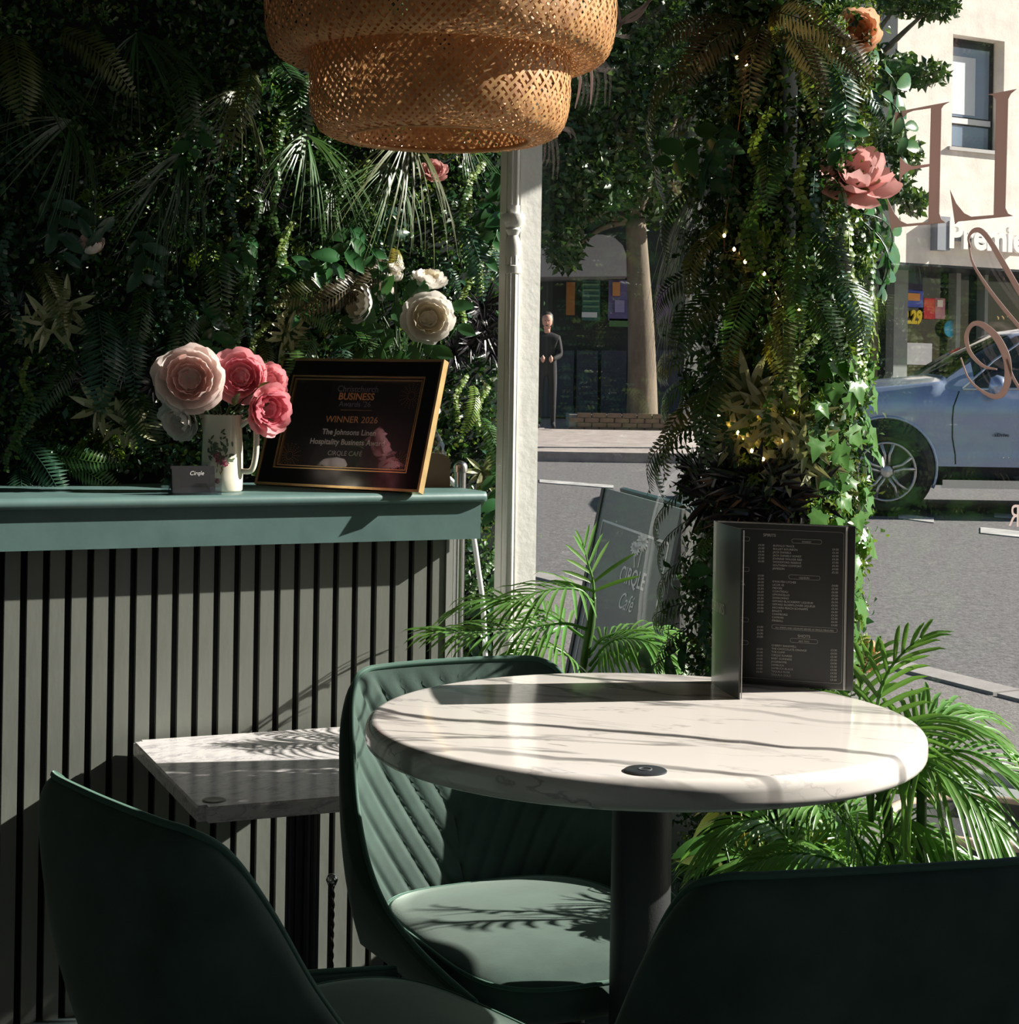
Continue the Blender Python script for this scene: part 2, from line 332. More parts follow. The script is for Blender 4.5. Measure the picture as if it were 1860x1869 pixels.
k = math.ceil((S0-sA)/PITCH); binv = wm(bar).inverted(); rz = Matrix.Rotation(WA, 4, 'Z')
while True:
    s = sA+k*PITCH+PITCH*0.34; k += 1
    if s+PITCH*0.34 > S1+0.004: break
    inst(sm, 'slat', bar, binv @ Matrix.Translation(W(s, 0, (ZF+0.02)/2)) @ rz)
steel = M('brushed_steel', (0.55, 0.55, 0.55), 0.25, 1.0)
wbox(S1, s_of(826, 1000, 0), -0.004, 0.30, 0, ZF+0.02).build('end_trim', M('end_trim_paint', (0.30, 0.31, 0.29), 0.4), bar)
# steel post and white hose behind the counter end
sp = on_plane(838, 1000, W(0, 0.17, 0), NI); sp2 = on_plane(838, 845, W(0, 0.17, 0), NI)
ph = sp2.z; rp = 0.0125
pst = thing('steel_post', 'brushed steel tube post with a rounded cap at the bar end', 'post', (sp.x, sp.y, 0))
MB().lathe([(rp, 0), (rp, ph-0.02), (rp*1.25, ph-0.019), (rp*1.25, ph-0.006), (rp, ph), (rp*0.5, ph+0.004), (0, ph+0.005)], 20).build('tube', steel, pst, True, True, 40)
MB().lathe([(0.05, 0), (0.05, 0.006), (0.02, 0.012), (rp, 0.02)], 24).build('foot_plate', steel, pst, True, True, 40)
hose = [on_plane(x, y, W(0, 0.27, 0), NI) for x, y in [(800, 868), (812, 868), (828, 882), (846, 910), (858, 950), (866, 990), (873, 1040), (880, 1090), (884, 1150), (886, 1230), (884, 1330)]]
hose.append(Vector((hose[-1].x-0.01, hose[-1].y, 0.006)))
one(MB().tube(catmull(hose, 5), 0.006, 8), 'white_hose', M('white_plastic', (0.75, 0.76, 0.76), 0.35), 'white plastic hose hanging down behind the bar end', 'hose', smooth=True)
# ================================================================ tables
top_m = marble('white_marble', (0.80, 0.745, 0.71), (0.06, 0.057, 0.06), math.radians(20), 4.6, 0.03)
blk = M('black_powder_coat', (0.018, 0.02, 0.022), 0.55, bump=0.06, var=0.1, scale=60)
TC = Vector((0.176, 2.18, 0)); TH = 0.75; TR = 0.35; TT = 0.036
rt = thing('round_table', 'round white marble table with dark grey veins on a thick black column', 'table', TC)
pf = [(0, TH-TT), (TR-0.012, TH-TT)]+[(TR-0.012+0.012*math.sin(t*PI/16), TH-TT+0.012-0.012*math.cos(t*PI/16)) for t in range(1, 9)]+[(TR-0.014+0.014*math.cos(t*PI/16), TH-0.014+0.014*math.sin(t*PI/16)) for t in range(0, 9)]+[(TR*0.5, TH), (0, TH)]
MB().lathe(pf, 128, cap=False).build('table_top', top_m, rt, True, True, 35)
MB().lathe([(0.038, 0.02), (0.038, TH-TT)], 40).build('column', blk, rt, True, True, 40)
MB().lathe([(0.12, TH-TT-0.006), (0.12, TH-TT)], 40).build('mounting_plate', blk, rt, True, True, 40)
MB().lathe([(0.22, 0), (0.22, 0.008), (0.20, 0.014), (0.06, 0.022), (0.038, 0.026)], 56).build('base', blk, rt, True, True, 40)
cp = at_z(1178, 1408, TH)
cap = thing('charging_disc', 'small round black charging disc set in the round marble top', 'charger', (cp.x, cp.y, TH-0.001))
cd = M('charger_black', (0.035, 0.04, 0.045), 0.35)
MB().lathe([(0.0235, 0), (0.0235, 0.0025), (0.022, 0.0035), (0, 0.0035)], 40).build('disc', cd, cap, True, True, 40)
ring = MB(); ring.lathe([(0.0075, 0.0034), (0.0075, 0.0042), (0.0062, 0.0042), (0.0062, 0.0034)], 28, cap=False); ring.build('ring_mark', M('charger_grey', (0.16, 0.17, 0.18), 0.4), cap, False, True)
# low square table against the slats
gr_m = marble('grey_marble', (0.80, 0.76, 0.76), (0.20, 0.20, 0.24), math.radians(-20), 26, 0.055, rough=0.2, fine=True)
LH = 0.5; c1, c2 = at_z(362, 1475, LH), at_z(241, 1351, LH)
lx = (c1-c2); depth = lx.length; ly = lx.normalized(); lxx = Vector((-ly.y, ly.x, 0)); lxx = lxx if lxx.x > 0 else -lxx
wid = 0.5; lc = (c1+c2)/2+lxx*wid/2; lc.z = 0
lt = thing('low_table', 'low square grey marble table on a black post against the slats', 'table', lc, math.atan2(lxx.y, lxx.x))
bm = bmesh.new(); bmesh.ops.create_cube(bm, size=1); bmesh.ops.scale(bm, vec=(wid, depth, 0.026), verts=bm.verts); bmesh.ops.translate(bm, vec=(0, 0, LH-0.013), verts=bm.verts)
bmesh.ops.bevel(bm, geom=[e for e in bm.edges if abs(e.verts[0].co.z-e.verts[1].co.z) > 0.01], offset=0.014, segments=4, affect='EDGES')
bmesh.ops.bevel(bm, geom=[e for e in bm.edges if abs(e.verts[0].co.z-e.verts[1].co.z) < 1e-5 and abs(e.calc_face_angle(0)) > 1], offset=0.003, segments=2, affect='EDGES')
q = MB(); bm.verts.index_update(); q.add([v.co for v in bm.verts], [[v.index for v in f.verts] for f in bm.faces]); bm.free(); q.build('table_top', gr_m, lt, False, True)
pc = MB()
for i in range(12):
    a = i*PI/6; pc.tube([(0.024*math.cos(a), 0.024*math.sin(a), 0.03), (0.024*math.cos(a), 0.024*math.sin(a), LH-0.03)], 0.0068, 8)
pc.lathe([(0.024, 0.02), (0.024, LH-0.026)], 24); pc.lathe([(0.034, LH-0.05), (0.036, LH-0.026)], 24); pc.build('fluted_post', blk, lt, True, True, 40)
MB().lathe([(0.17, 0), (0.17, 0.01), (0.05, 0.03), (0.024, 0.034)], 40).build('base', blk, lt, True, True, 40)
dd = at_z(391, 1461, LH)
sd_ = thing('steel_disc', 'small round steel disc set in the low grey marble table', 'disc', (dd.x, dd.y, LH-0.001))
MB().lathe([(0.019, 0), (0.019, 0.002), (0.017, 0.003), (0.012, 0.0022), (0, 0.0022)], 32).build('plate', M('old_steel', (0.22, 0.22, 0.20), 0.35, 0.8, var=0.3, scale=50), sd_, True, True, 40)
# dark twisted cane with a knob leaning on the low table's post
kb = on_plane(606, 1606, lc-NI*0.075, NI)
ca = thing('twisted_cane', 'dark twisted cane with a shiny round knob beside the low table post', 'cane', (kb.x, kb.y, 0))
h_ = kb.z
MB().lathe([(0, -0.011), (0.007, -0.009), (0.0105, 0), (0.007, 0.009), (0, 0.011)], 16, Matrix.Translation((0, 0, h_))).build('knob', M('polished_steel', (0.6, 0.58, 0.56), 0.12, 1.0), ca, True, True)
tw = MB()
for j in range(2):
    tw.tube([(0.0022*math.cos(t*0.9+j*PI), 0.0022*math.sin(t*0.9+j*PI), h_-0.008-(h_-0.008)*t/60) for t in range(61)], 0.0036, 6)
tw.build('shaft', M('dark_bronze', (0.05, 0.04, 0.04), 0.3, 0.8), ca, True, True)
# ================================================================ velvet tub chairs
velvet = M('green_velvet', (0.048, 0.080, 0.068), 0.75, var=0.28, scale=11, spec=0.2, sheen=0.6, sheen_tint=(0.64, 0.76, 0.69), bump=0.03, bscale=300)
pipe_m = M('velvet_piping', (0.04, 0.10, 0.075), 0.7, sheen=0.7, sheen_tint=(0.45, 0.75, 0.6))
leg_m = M('black_leg_metal', (0.012, 0.013, 0.014), 0.35, 0.4)
def sym(P): return [(-x, y, z) for x, y, z in P]+[(x, y, z) for x, y, z in P[-2::-1]]
RIM = sym([(0.196, 0.235, 0.404), (0.203, 0.15, 0.414), (0.206, 0.06, 0.427), (0.206, -0.03, 0.450), (0.204, -0.10, 0.495), (0.199, -0.155, 0.565), (0.188, -0.202, 0.650), (0.173, -0.238, 0.708), (0.150, -0.264, 0.730), (0.105, -0.277, 0.734), (0, -0.282, 0.735)])
BAS = sym([(0.180, 0.225, 0.385), (0.190, 0.13, 0.38), (0.194, 0.03, 0.375), (0.192, -0.06, 0.375), (0.184, -0.12, 0.375), (0.170, -0.155, 0.375), (0.148, -0.18, 0.375), (0.118, -0.193, 0.375), (0.08, -0.2, 0.375), (0.04, -0.205, 0.375), (0, -0.206, 0.375)])
def make_chair(label, M4):
    c = thing('dining_chair', label, 'chair', group='green velvet chairs', mat=M4)
    rim = catmull(RIM, 14); bas = catmull(BAS, 14); n = len(rim); m = 56
    def pt(i, t):
        b, r = bas[i], rim[i]; p = b.lerp(r, t); h = (r-b).length
        out = Vector((p.x, p.y+0.02, 0)); out = out.normalized() if out.length > 1e-4 else Vector((0, -1, 0))
        return p+out*0.10*h*math.sin(PI*t)*(0.6)
    inn = [[pt(i, j/m) for j in range(m+1)] for i in range(n)]
    def nrm(i, j):
        a = inn[min(i+1, n-1)][j]-inn[max(i-1, 0)][j]; b = inn[i][min(j+1, m)]-inn[i][max(j-1, 0)]; v = b.cross(a).normalized()
        ctr = Vector((0, 0.1, inn[i][j].z)); return v if v.dot(ctr-inn[i][j]) > 0 else -v
    NR = [[nrm(i, j) for j in range(m+1)] for i in range(n)]
    I2, O2 = [], []
    for i in range(n):
        ri, ro = [], []
        for j in range(m+1):
            p = inn[i][j]; x, z = p.x, p.z; arc = abs(x)
            if p.y > -0.10: arc = abs(x)+0.6*(p.y+0.10)
            g = 0.0
            qv = ((z-1.75*arc)/0.062) % 1.0; dgr = min(qv, 1-qv)*0.062/2.0
            fade = max(0, min(1, (0.10-p.y)/0.08))*max(0, min(1, (rim[i].z-0.006-z)/0.03)) if rim[i].z > 0.46 else 0
            g += 0.0045*math.exp(-(dgr/0.0042)**2)*fade
            if z < 0.52: g += 0.004*math.exp(-(x/0.004)**2)*fade*(1 if p.y < -0.1 else 0)
            g -= 0.002*fade
            edge = min(1, (1-j/m)*m/7)
            ri.append(p+NR[i][j]*(-g-0.004*(1-edge)))
            th = 0.021*max(0.45, min(1, (rim[i].z-0.38)/0.12))
            ro.append(p-NR[i][j]*(th*math.sqrt(max(0.02, min(1, 1-(1-edge)**2)))+0.003))
        I2.append(ri); O2.append(ro)
    sh = MB(); loop = [I2[i]+O2[i][::-1] for i in range(n)]; sh.grid(loop); mm = 2*(m+1); sh.f.append(tuple(range(mm))); sh.f.append(tuple((n-1)*mm+i for i in range(mm)))
    so_ = sh.build('tub_shell', velvet, c, True, True, 60)
    MB().tube([(I2[i][m]+O2[i][m])/2+Vector((0, 0, 0.001)) for i in range(n)], 0.0042, 8).build('piping', pipe_m, so_, True, True)
    # seat pad
    N = 72; rings = []
    def outl(k, e):
        a = 2*PI*k/N; cx, sy = math.cos(a), math.sin(a); ex = 0.55
        x = math.copysign(abs(cx)**ex, cx)*(0.186+0.012*(sy > 0)*sy)*e; y = math.copysign(abs(sy)**ex, sy)*0.222*e+0.022
        return x, y
    for e, z in [(e_, z_-0.04) for e_, z_ in ((0, 0.405), (0.9, 0.405), (0.97, 0.409), (1.0, 0.425), (1.0, 0.438), (0.985, 0.449), (0.94, 0.457), (0.8, 0.463), (0.5, 0.468), (0.25, 0.469), (0, 0.469))]:
        rings.append([(*outl(k, e), z-0.012*max(0, outl(k, e)[1]/0.244)**3*(e > 0)) for k in range(N)])
    s = MB(); s.grid([[rings[r][k] for r in range(len(rings))] for k in range(N)], True); so2 = s.build('seat', velvet, c, True, True, 60)
    MB().tube([(*outl(k, 0.975), 0.4135-0.012*max(0, outl(k, 0.975)[1]/0.244)**3) for k in range(N)], 0.0028, 6, closed=True).build('seam', pipe_m, so2, True, True)
    MB().lathe([(0.17, 0.345), (0.18, 0.355), (0.18, 0.373)], 32, Matrix.Scale(1.05, 4, (0, 1, 0))).build('seat_base', leg_m, c, True, True, 40)
    for sx in (-1, 1):
        for sy in (-1, 1):
            MB().tube([(sx*0.14, sy*0.13, 0.36), (sx*0.205, sy*0.20, 0.002)], [0.0125, 0.0085], 12).build('leg', leg_m, c, True, True, 50)
    MB().tube([(-0.155, -0.145, 0.27), (0.155, 0.145, 0.27)], 0.007, 8).tube([(-0.155, 0.145, 0.27), (0.155, -0.145, 0.27)], 0.007, 8).build('cross_brace', leg_m, c, True, True)
    return c
def chair_m(x, y, fx, fy): return Matrix.Translation((x, y, 0)) @ Matrix.Rotation(math.atan2(-fx, fy), 4, 'Z')
chA = make_chair('green velvet tub chair with chevron stitched back between round table and window palm', chair_m(0.042, 2.435, 0.45, -0.89))
copy_tree(chA, chair_m(-0.190, 1.953, 0.77, 0.64), 'green velvet tub chair standing before the low grey marble table and bar slats')
copy_tree(chA, chair_m(0.28, 1.835, -0.235, 0.972), 'green velvet tub chair with its plain back turned, facing the menu across the round table')
# ================================================================ woven pendant lamp
random.seed(5)
bamboo = M('bamboo_strip', lin((205, 158, 108)), 0.5, var=0.2, scale=40, trans=0.25, island=0.16, tcol=lin((225, 175, 120)))
LC = at_y(801, 300, 2.3); LX, LY = LC.x, LC.y; ZU, ZB = 1.600, 1.494
lamp = thing('pendant_lamp', 'two tiered woven bamboo pendant lamp above the round table', 'lamp', (LX, LY, ZB))
def weave(prof, N, kap, name, parent, w=0.0046, amp=0.0011, seg=3):
    pr = catmull([(r, 0, z) for r, z in prof], seg); pr = [(p.x, p.z) for p in pr]
    arc = [0]
    for i in range(1, len(pr)): arc.append(arc[-1]+math.hypot(pr[i][0]-pr[i-1][0], pr[i][1]-pr[i-1][1]))
    ang = [0]
    for i in range(1, len(pr)): ang.append(ang[-1]+(arc[i]-arc[i-1])*kap/max(0.05, (pr[i][0]+pr[i-1][0])/2))
    mb = MB(); n = len(pr)
    for fam in (1, -1):
        for i in range(N):
            a0 = 2*PI*i/N+random.uniform(-.003, .003); L_, R_ = [], []
            ww = w*random.uniform(0.85, 1.1)
            for j in range(n):
                r, z = pr[j]; j0, j1 = max(j-1, 0), min(j+1, n-1); tr, tz = pr[j1][0]-pr[j0][0], pr[j1][1]-pr[j0][1]; l = math.hypot(tr, tz) or 1
                nr, nz = -tz/l, tr/l
                off = fam*amp*math.cos(ang[j]*N+PI*i); r2, z2 = r+nr*off, z+nz*off
                a = a0+fam*ang[j]; hw = ww/2/max(0.05, r)*math.sqrt(1+kap*kap)
                L_.append((r2*math.cos(a-hw), r2*math.sin(a-hw), z2)); R_.append((r2*math.cos(a+hw), r2*math.sin(a+hw), z2))
            mb.grid([L_, R_])
    ro = Matrix.Translation((0, 0, -ZB)); mb.v = [tuple(ro @ Vector(p)) for p in mb.v]
    return mb.build(name, bamboo, parent, True, True)
RU, RL = 0.233, 0.173
weave([(0.06, ZU+0.27), (0.13, ZU+0.265), (0.19, ZU+0.25), (0.222, ZU+0.225), (RU, ZU+0.19), (RU, ZU+0.14), (RU, ZU+0.09), (RU, ZU+0.05), (RU-0.003, ZU+0.025), (RU-0.012, ZU+0.006), (RU-0.028, ZU-0.004), (RU-0.045, ZU-0.003), (RL+0.002, ZU+0.004)], 118, 0.95, 'upper_drum', lamp)
weave([(RL-0.004, ZU+0.06), (RL, ZU+0.03), (RL+0.001, ZU), (RL+0.001, ZU-0.03), (RL, ZU-0.06), (RL-0.004, ZU-0.08), (RL-0.015, ZU-0.098), (RL-0.032, ZU-0.106), (RL-0.052, ZB)], 92, 0.95, 'lower_drum', lamp)
weave([(RL-0.053, ZB), (RL-0.056, ZB+0.03), (RL-0.058, ZB+0.07), (RL-0.06, ZB+0.12)], 70, 0.95, 'inner_sleeve', lamp)
MB().tube([(RL*0+(RL-0.053)*math.cos(a*PI/32), (RL-0.053)*math.sin(a*PI/32), 0.0) for a in range(64)], 0.003, 6, closed=True).build('rim_ring', bamboo, lamp, True, True)
MB().lathe([(0.02, 0.10), (0.022, 0.16), (0.015, 0.20), (0.004, 0.21)], 20).tube([(0, 0, 0.2), (0, 0, CEIL-ZB)], 0.003, 8).build('cord_and_holder', M('black_cord', (0.01, 0.01, 0.01), 0.5), lamp, True, True)
MB().lathe([(0.0, 0.035), (0.018, 0.04), (0.03, 0.06), (0.028, 0.08), (0.014, 0.10)], 20).build('bulb', M('frosted_bulb', (0.8, 0.78, 0.72), 0.3), lamp, True, True)
# ================================================================ leaf prototypes: local x along wall, y up, z out of the wall
def leaf_mat(name, col, rough=0.35, trans=0.25, isl=0.3): return M(name, col, rough, trans=trans, island=isl, spec=0.6)
G_dark = leaf_mat('leaf_dark_green', (0.028, 0.075, 0.02)); G_mid = leaf_mat('leaf_mid_green', (0.06, 0.145, 0.03)); G_lime = leaf_mat('leaf_lime', (0.18, 0.28, 0.045))
G_olive = leaf_mat('leaf_olive', (0.10, 0.12, 0.03)); G_blue = leaf_mat('leaf_blue_green', (0.035, 0.10, 0.06), 0.3); G_yel = leaf_mat('leaf_yellow', (0.28, 0.24, 0.03))
G_brown = leaf_mat('leaf_bronze', (0.09, 0.07, 0.035)); G_black = leaf_mat('leaf_purple_black', (0.012, 0.009, 0.014), 0.25, 0.05); G_cream = leaf_mat('leaf_cream_edge', (0.36, 0.36, 0.20), 0.4, 0.2)
G_gloss = leaf_mat('leaf_glossy', (0.035, 0.12, 0.035), 0.22, 0.18); G_ivy = leaf_mat('leaf_ivy', (0.085, 0.22, 0.04), 0.25, 0.3); G_stem = M('stem_green', (0.05, 0.09, 0.03), 0.5)
G_rose = leaf_mat('leaf_rose', (0.045, 0.13, 0.045), 0.35, 0.25)
def lance(mb, p, d, nrm, L, w, seg=4, curl=0.25, fold=0.25):
    """pointed leaf from p along d; nrm is its face"""
    d = Vector(d).normalized(); sd = d.cross(Vector(nrm)).normalized(); nn = sd.cross(d).normalized(); A_, B_, C_ = [], [], []
    for i in range(seg+1):
        t = i/seg; ww = w*math.sin(PI*min(1, t*0.93+0.07))**0.8*(1 if t < 1 else 0)*0.5; c = Vector(p)+d*(L*t)-nn*(curl*L*t*t)
        A_.append(c-sd*ww+nn*ww*fold); B_.append(c); C_.append(c+sd*ww+nn*ww*fold)
    mb.grid([A_, B_, C_]); return mb
def fern_mesh(name, mat, L=0.24, n=22, wf=0.2, seed=0, tipdrop=1.25):
    r = random.Random(seed); mb = MB(); P = []
    for i in range(n*2+1):
        t = i/(n*2); P.append(Vector((0.03*L*math.sin(t*3+seed), -L*t**tipdrop*0.9, L*0.42*math.sin(min(1, t*1.1)*PI*0.72))))
    mb.tube(P[::4], [0.0016*(1-0.7*i/(len(P[::4])-1)) for i in range(len(P[::4]))], 5)
    for i in range(3, n*2):
        t = i/(n*2); p = P[i]; tg = (P[min(i+1, n*2)]-P[i-1]).normalized(); sd = Vector((1, 0, 0)); nn = sd.cross(tg); nn = nn if nn.z > 0 else -nn
        l = L*wf*(math.sin(PI*min(1, 0.12+t*0.9))**0.7)*r.uniform(0.85, 1.1)
        s = 1 if i % 2 else -1
        lance(mb, p, sd*s*0.9+tg*0.42-nn*0.12, nn, l, L*0.034, 2, 0.18, 0.15)
    me = mb.mesh(name, False); me.materials.append(mat); return me
def tuft_mesh(name, mat, n=30, L=0.24, seed=0, spread=1.15, w=0.0048):
    r = random.Random(seed); mb = MB()
    for i in range(n):
        a = r.uniform(-spread, spread); l = L*r.uniform(0.55, 1.05); o = r.uniform(0.2, 0.75); d0 = Vector((math.sin(a), -math.cos(a)*0.75, o)).normalized(); pts = []
        for k in range(7):
            t = k/6; pts.append(d0*l*t*(1-0.15*t)+Vector((0, -1, -0.35))*l*0.42*t*t+Vector((math.sin(i*3.1)*0.006*t, 0, 0)))
        ww = w*r.uniform(0.6, 1.2); sdv = Vector((math.cos(a), math.sin(a)*0.75, 0)); A_, B_ = [], []
        for k, p in enumerate(pts): q = ww*(1-(k/6)**2*0.95)/2; A_.append(p-sdv*q+Vector((0, 0, q*0.4))); B_.append(p+sdv*q)
        mb.grid([A_, B_])
    me = mb.mesh(name, True); me.materials.append(mat); return me
def sprig_mesh(name, mat, n=8, L=0.13, leaf=0.055, seed=0, wf=0.55):
    r = random.Random(seed); mb = MB(); P = [Vector((0.015*math.sin(t*4), -L*t**1.1, L*0.5*math.sin(t*2.2))) for t in [i/n for i in range(n+1)]]
    mb.tube(P, 0.0014, 5)
    for i in range(1, n+1):
        s = 1 if i % 2 else -1; a = r.uniform(0.3, 1.0); d = Vector((s*math.cos(a), -math.sin(a), r.uniform(-.1, .5))); l = leaf*r.uniform(0.75, 1.15)
        lance(mb, P[i], d, Vector((r.uniform(-.4, .4), 0.35, 1)), l, l*wf, 5, 0.22, 0.3)
    me = mb.mesh(name, True); me.materials.append(mat); return me
def vine_mesh(name, mat, n=20, L=0.2, leaf=0.012, seed=0):
    r = random.Random(seed); mb = MB(); P = [Vector((0.02*math.sin(t*5+seed), -L*t, 0.03*math.sin(t*3)+0.012)) for t in [i/n for i in range(n+1)]]
    mb.tube(P, 0.0008, 4)
    for i in range(1, n+1):
        for s in (1, -1):
            l = leaf*r.uniform(0.7, 1.2); lance(mb, P[i], Vector((s, -0.45+r.uniform(-.3, .3), r.uniform(-.2, .5))), Vector((0, 0.3, 1)), l, l*0.85, 3, 0.15, 0.2)
    me = mb.mesh(name, True); me.materials.append(mat); return me
def star_mesh(name, m1, m2, n=10, L=0.085, seed=0, w=0.2, z=0.45):
    r = random.Random(seed); mb = MB()
    for i in range(n):
        a = 2*PI*i/n+r.uniform(-.25, .25); lance(mb, (0, 0, 0), Vector((math.cos(a), math.sin(a)-0.15, z+r.uniform(-.2, .3))), Vector((0, 0, 1)), L*r.uniform(0.7, 1.1), L*w, 4, 0.18, 0.35)
    me = mb.mesh(name, False); me.materials.append(m1); me.materials.append(m2)
    if m2 is not m1:
        for p in me.polygons: p.material_index = 1 if (p.index % 8) in (2, 3, 6, 7) or (p.index % 8) in ((1,) if (p.index//8) % 2 else (5,)) else 0
    return me
def boxwood_mesh(name, mat, n=90, R=0.05, leaf=0.013, seed=0):
    r = random.Random(seed); mb = MB()
    for k in range(9):
        a = r.uniform(0, 2*PI); d = Vector((math.cos(a), math.sin(a)-0.3, r.uniform(0.3, 1.2))).normalized()
        for j in range(n//9):
            t = 0.25+0.75*j/(n//9); p = d*R*t; q = j*2.4; o = d.orthogonal().normalized(); o2 = d.cross(o); l = leaf*r.uniform(.7, 1.2)
            lance(mb, p, o*math.cos(q)+o2*math.sin(q)+d*0.7, d, l, l*0.5, 2, 0.1, 0.3)
    me = mb.mesh(name, False); me.materials.append(mat); return me
FERN = {c: [fern_mesh('fern_'+c, m, 0.25, 24, wf, k) for k, wf in ((1, .2), (2, .16), (3, .24))] for c, m in (('green', G_mid), ('dark', G_dark), ('blue', G_blue), ('bronze', G_brown), ('yellow', G_yel), ('lime', G_lime), ('olive', G_olive))}
TUFT = [tuft_mesh('tuft_a', G_mid, 34, 0.24, 1), tuft_mesh('tuft_b', G_olive, 30, 0.28, 2, 0.9), tuft_mesh('tuft_c', G_dark, 36, 0.26, 3)]
SPRIG = [sprig_mesh('sprig_a', G_gloss, 8, 0.13, 0.055, 1), sprig_mesh('sprig_b', G_gloss, 10, 0.16, 0.045, 2), sprig_mesh('sprig_c', G_blue, 7, 0.11, 0.06, 3, 0.42)]
VINE = [vine_mesh('vine_a', G_mid, 22, 0.19, 0.011, 1), vine_mesh('vine_b', G_lime, 18, 0.15, 0.012, 2), vine_mesh('vine_c', G_blue, 26, 0.24, 0.011, 3)]
STAR = [star_mesh('star_a', G_olive, G_cream, 10, 0.085, 1), star_mesh('star_b', G_dark, G_cream, 12, 0.07, 2)]
SUCC = [star_mesh('rosette_a', G_black, G_black, 34, 0.06, 4, 0.12, 0.7), star_mesh('rosette_b', G_black, G_black, 28, 0.07, 5, 0.13, 0.5)]
BOXW = [boxwood_mesh('box_a', G_mid, 90, 0.05, 0.014, 1), boxwood_mesh('box_b', G_lime, 90, 0.045, 0.013, 2), boxwood_mesh('box_c', G_dark, 110, 0.055, 0.015, 3), boxwood_mesh('box_d', G_olive, 90, 0.05, 0.012, 4)]
def leaf_cloud(name, mat, pos, out, size, rng, parent, asp=0.55):
    """many small folded leaves in one mesh; pos, out: (n,3) arrays"""
    n = len(pos); d = rng.normal(size=(n, 3)); d[:, 2] -= 0.25; d += out*0.5; d /= np.linalg.norm(d, axis=1)[:, None]
    nn = out+rng.normal(size=(n, 3))*0.6; sd = np.cross(d, nn); sd /= np.linalg.norm(sd, axis=1)[:, None]+1e-9; nn = np.cross(sd, d)
    L = (size*rng.uniform(0.6, 1.3, n))[:, None]; w = L*asp/2
    v = np.stack([pos, pos+d*L*0.5-sd*w+nn*w*0.35, pos+d*L-nn*L*0.1, pos+d*L*0.5+sd*w+nn*w*0.35, pos+d*L*0.5], 1).reshape(-1, 3)
    k = np.arange(n)*5; f = np.stack([np.stack([k, k+1, k+4], 1), np.stack([k+1, k+2, k+4], 1), np.stack([k+4, k+2, k+3], 1), np.stack([k, k+4, k+3], 1)], 1).reshape(-1, 3)
    me = bpy.data.meshes.new(name); me.vertices.add(len(v)); me.loops.add(len(f)*3); me.polygons.add(len(f))
    inv = np.array(wm(parent).inverted()) if parent else np.eye(4); v = v @ inv[:3, :3].T+inv[:3, 3]
    me.vertices.foreach_set('co', v.ravel()); me.loops.foreach_set('vertex_index', f.ravel().astype(np.int32)); me.polygons.foreach_set('loop_start', np.arange(len(f), dtype=np.int32)*3); me.update(calc_edges=True)
    me.materials.append(mat); o = put(bpy.data.objects.new(name, me), parent); o['kind'] = 'stuff'; return o
def basis(p, out, rot=0.0, sc=1.0, tilt=0.0):
    out = Vector(out).normalized(); x = Vector((0, 0, 1)).cross(out).normalized(); y = out.cross(x)
    m = Matrix((x, y, out)).transposed().to_4x4(); m.translation = p
    return m @ Matrix.Rotation(rot, 4, 'Z') @ Matrix.Rotation(tilt, 4, 'X') @ Matrix.Scale(sc, 4)
# ================================================================ plant wall behind the bar
rnd = random.Random(11); rng = np.random.default_rng(3)
gw = thing('plant_wall', 'artificial plant wall of ferns, grasses and trailing vines behind the bar', 'plant wall', W(-0.6, 0.44, 0)); gi = wm(gw).inverted()
SL, SR = s_of(-60, 800, 0.3), (CORNER-O).dot(A)-0.02
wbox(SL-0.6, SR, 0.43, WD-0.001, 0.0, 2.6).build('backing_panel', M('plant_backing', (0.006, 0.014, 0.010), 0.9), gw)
OUT = -NI
def wall_pt(px, py, d=0.34): return on_plane(px, py, W(0, d, 0), NI)
def free(s, z): return s > S1+0.02 or z > ZT+0.02
fields = []
for i, (mt, n, sz) in enumerate([(G_dark, 15000, 0.02), (G_mid, 13000, 0.015), (G_olive, 6000, 0.013), (G_lime, 2600, 0.013), (G_blue, 5000, 0.022)]):
    cl = rng.uniform((SL-0.1, 0.25), (SR, 2.25), (260, 2)); c = cl[rng.integers(0, len(cl), n)]; q = c+rng.normal(size=(n, 2))*0.045
    ok = np.array([free(a, b) and SL-0.15 < a < SR for a, b in q]); q = q[ok]; d = 0.42-np.abs(rng.normal(size=len(q)))*0.035-0.03*np.sin(q[:, 0]*19+i)*np.sin(q[:, 1]*17+i*2); d = np.clip(d, 0.29, 0.425)
    pos = np.array(O)[None]+np.array(A)[None]*q[:, :1]+np.array(NI)[None]*d[:, None]; pos[:, 2] += q[:, 1]
    leaf_cloud('small_leaves', mt, pos, np.repeat(np.array(OUT)[None], len(pos), 0), sz, rng, gw)
def wput(me, name, px, py, rot, sc, d=0.36, tilt=0.0): return inst(me, name, gw, gi @ basis(wall_pt(px, py, d), OUT, rot, sc, tilt))
for px, py, k, sc, rt_ in [(560, 245, 0, 1.0, 0.0), (745, 245, 1, 1.05, -0.25), (715, 300, 0, .85, -.4), (430, 165, 1, .85, -0.35), (330, 280, 2, .9, -0.5), (290, 330, 2, .8, -.3), (130, 220, 2, .9, -0.5), (40, 120, 2, .8, 0.3), (250, 60, 2, .9, .2), (610, 330, 0, .6, .5), (850, 250, 0, .5, .6)]: wput(TUFT[k], 'grass_tuft', px, py, rt_, sc, 0.33)
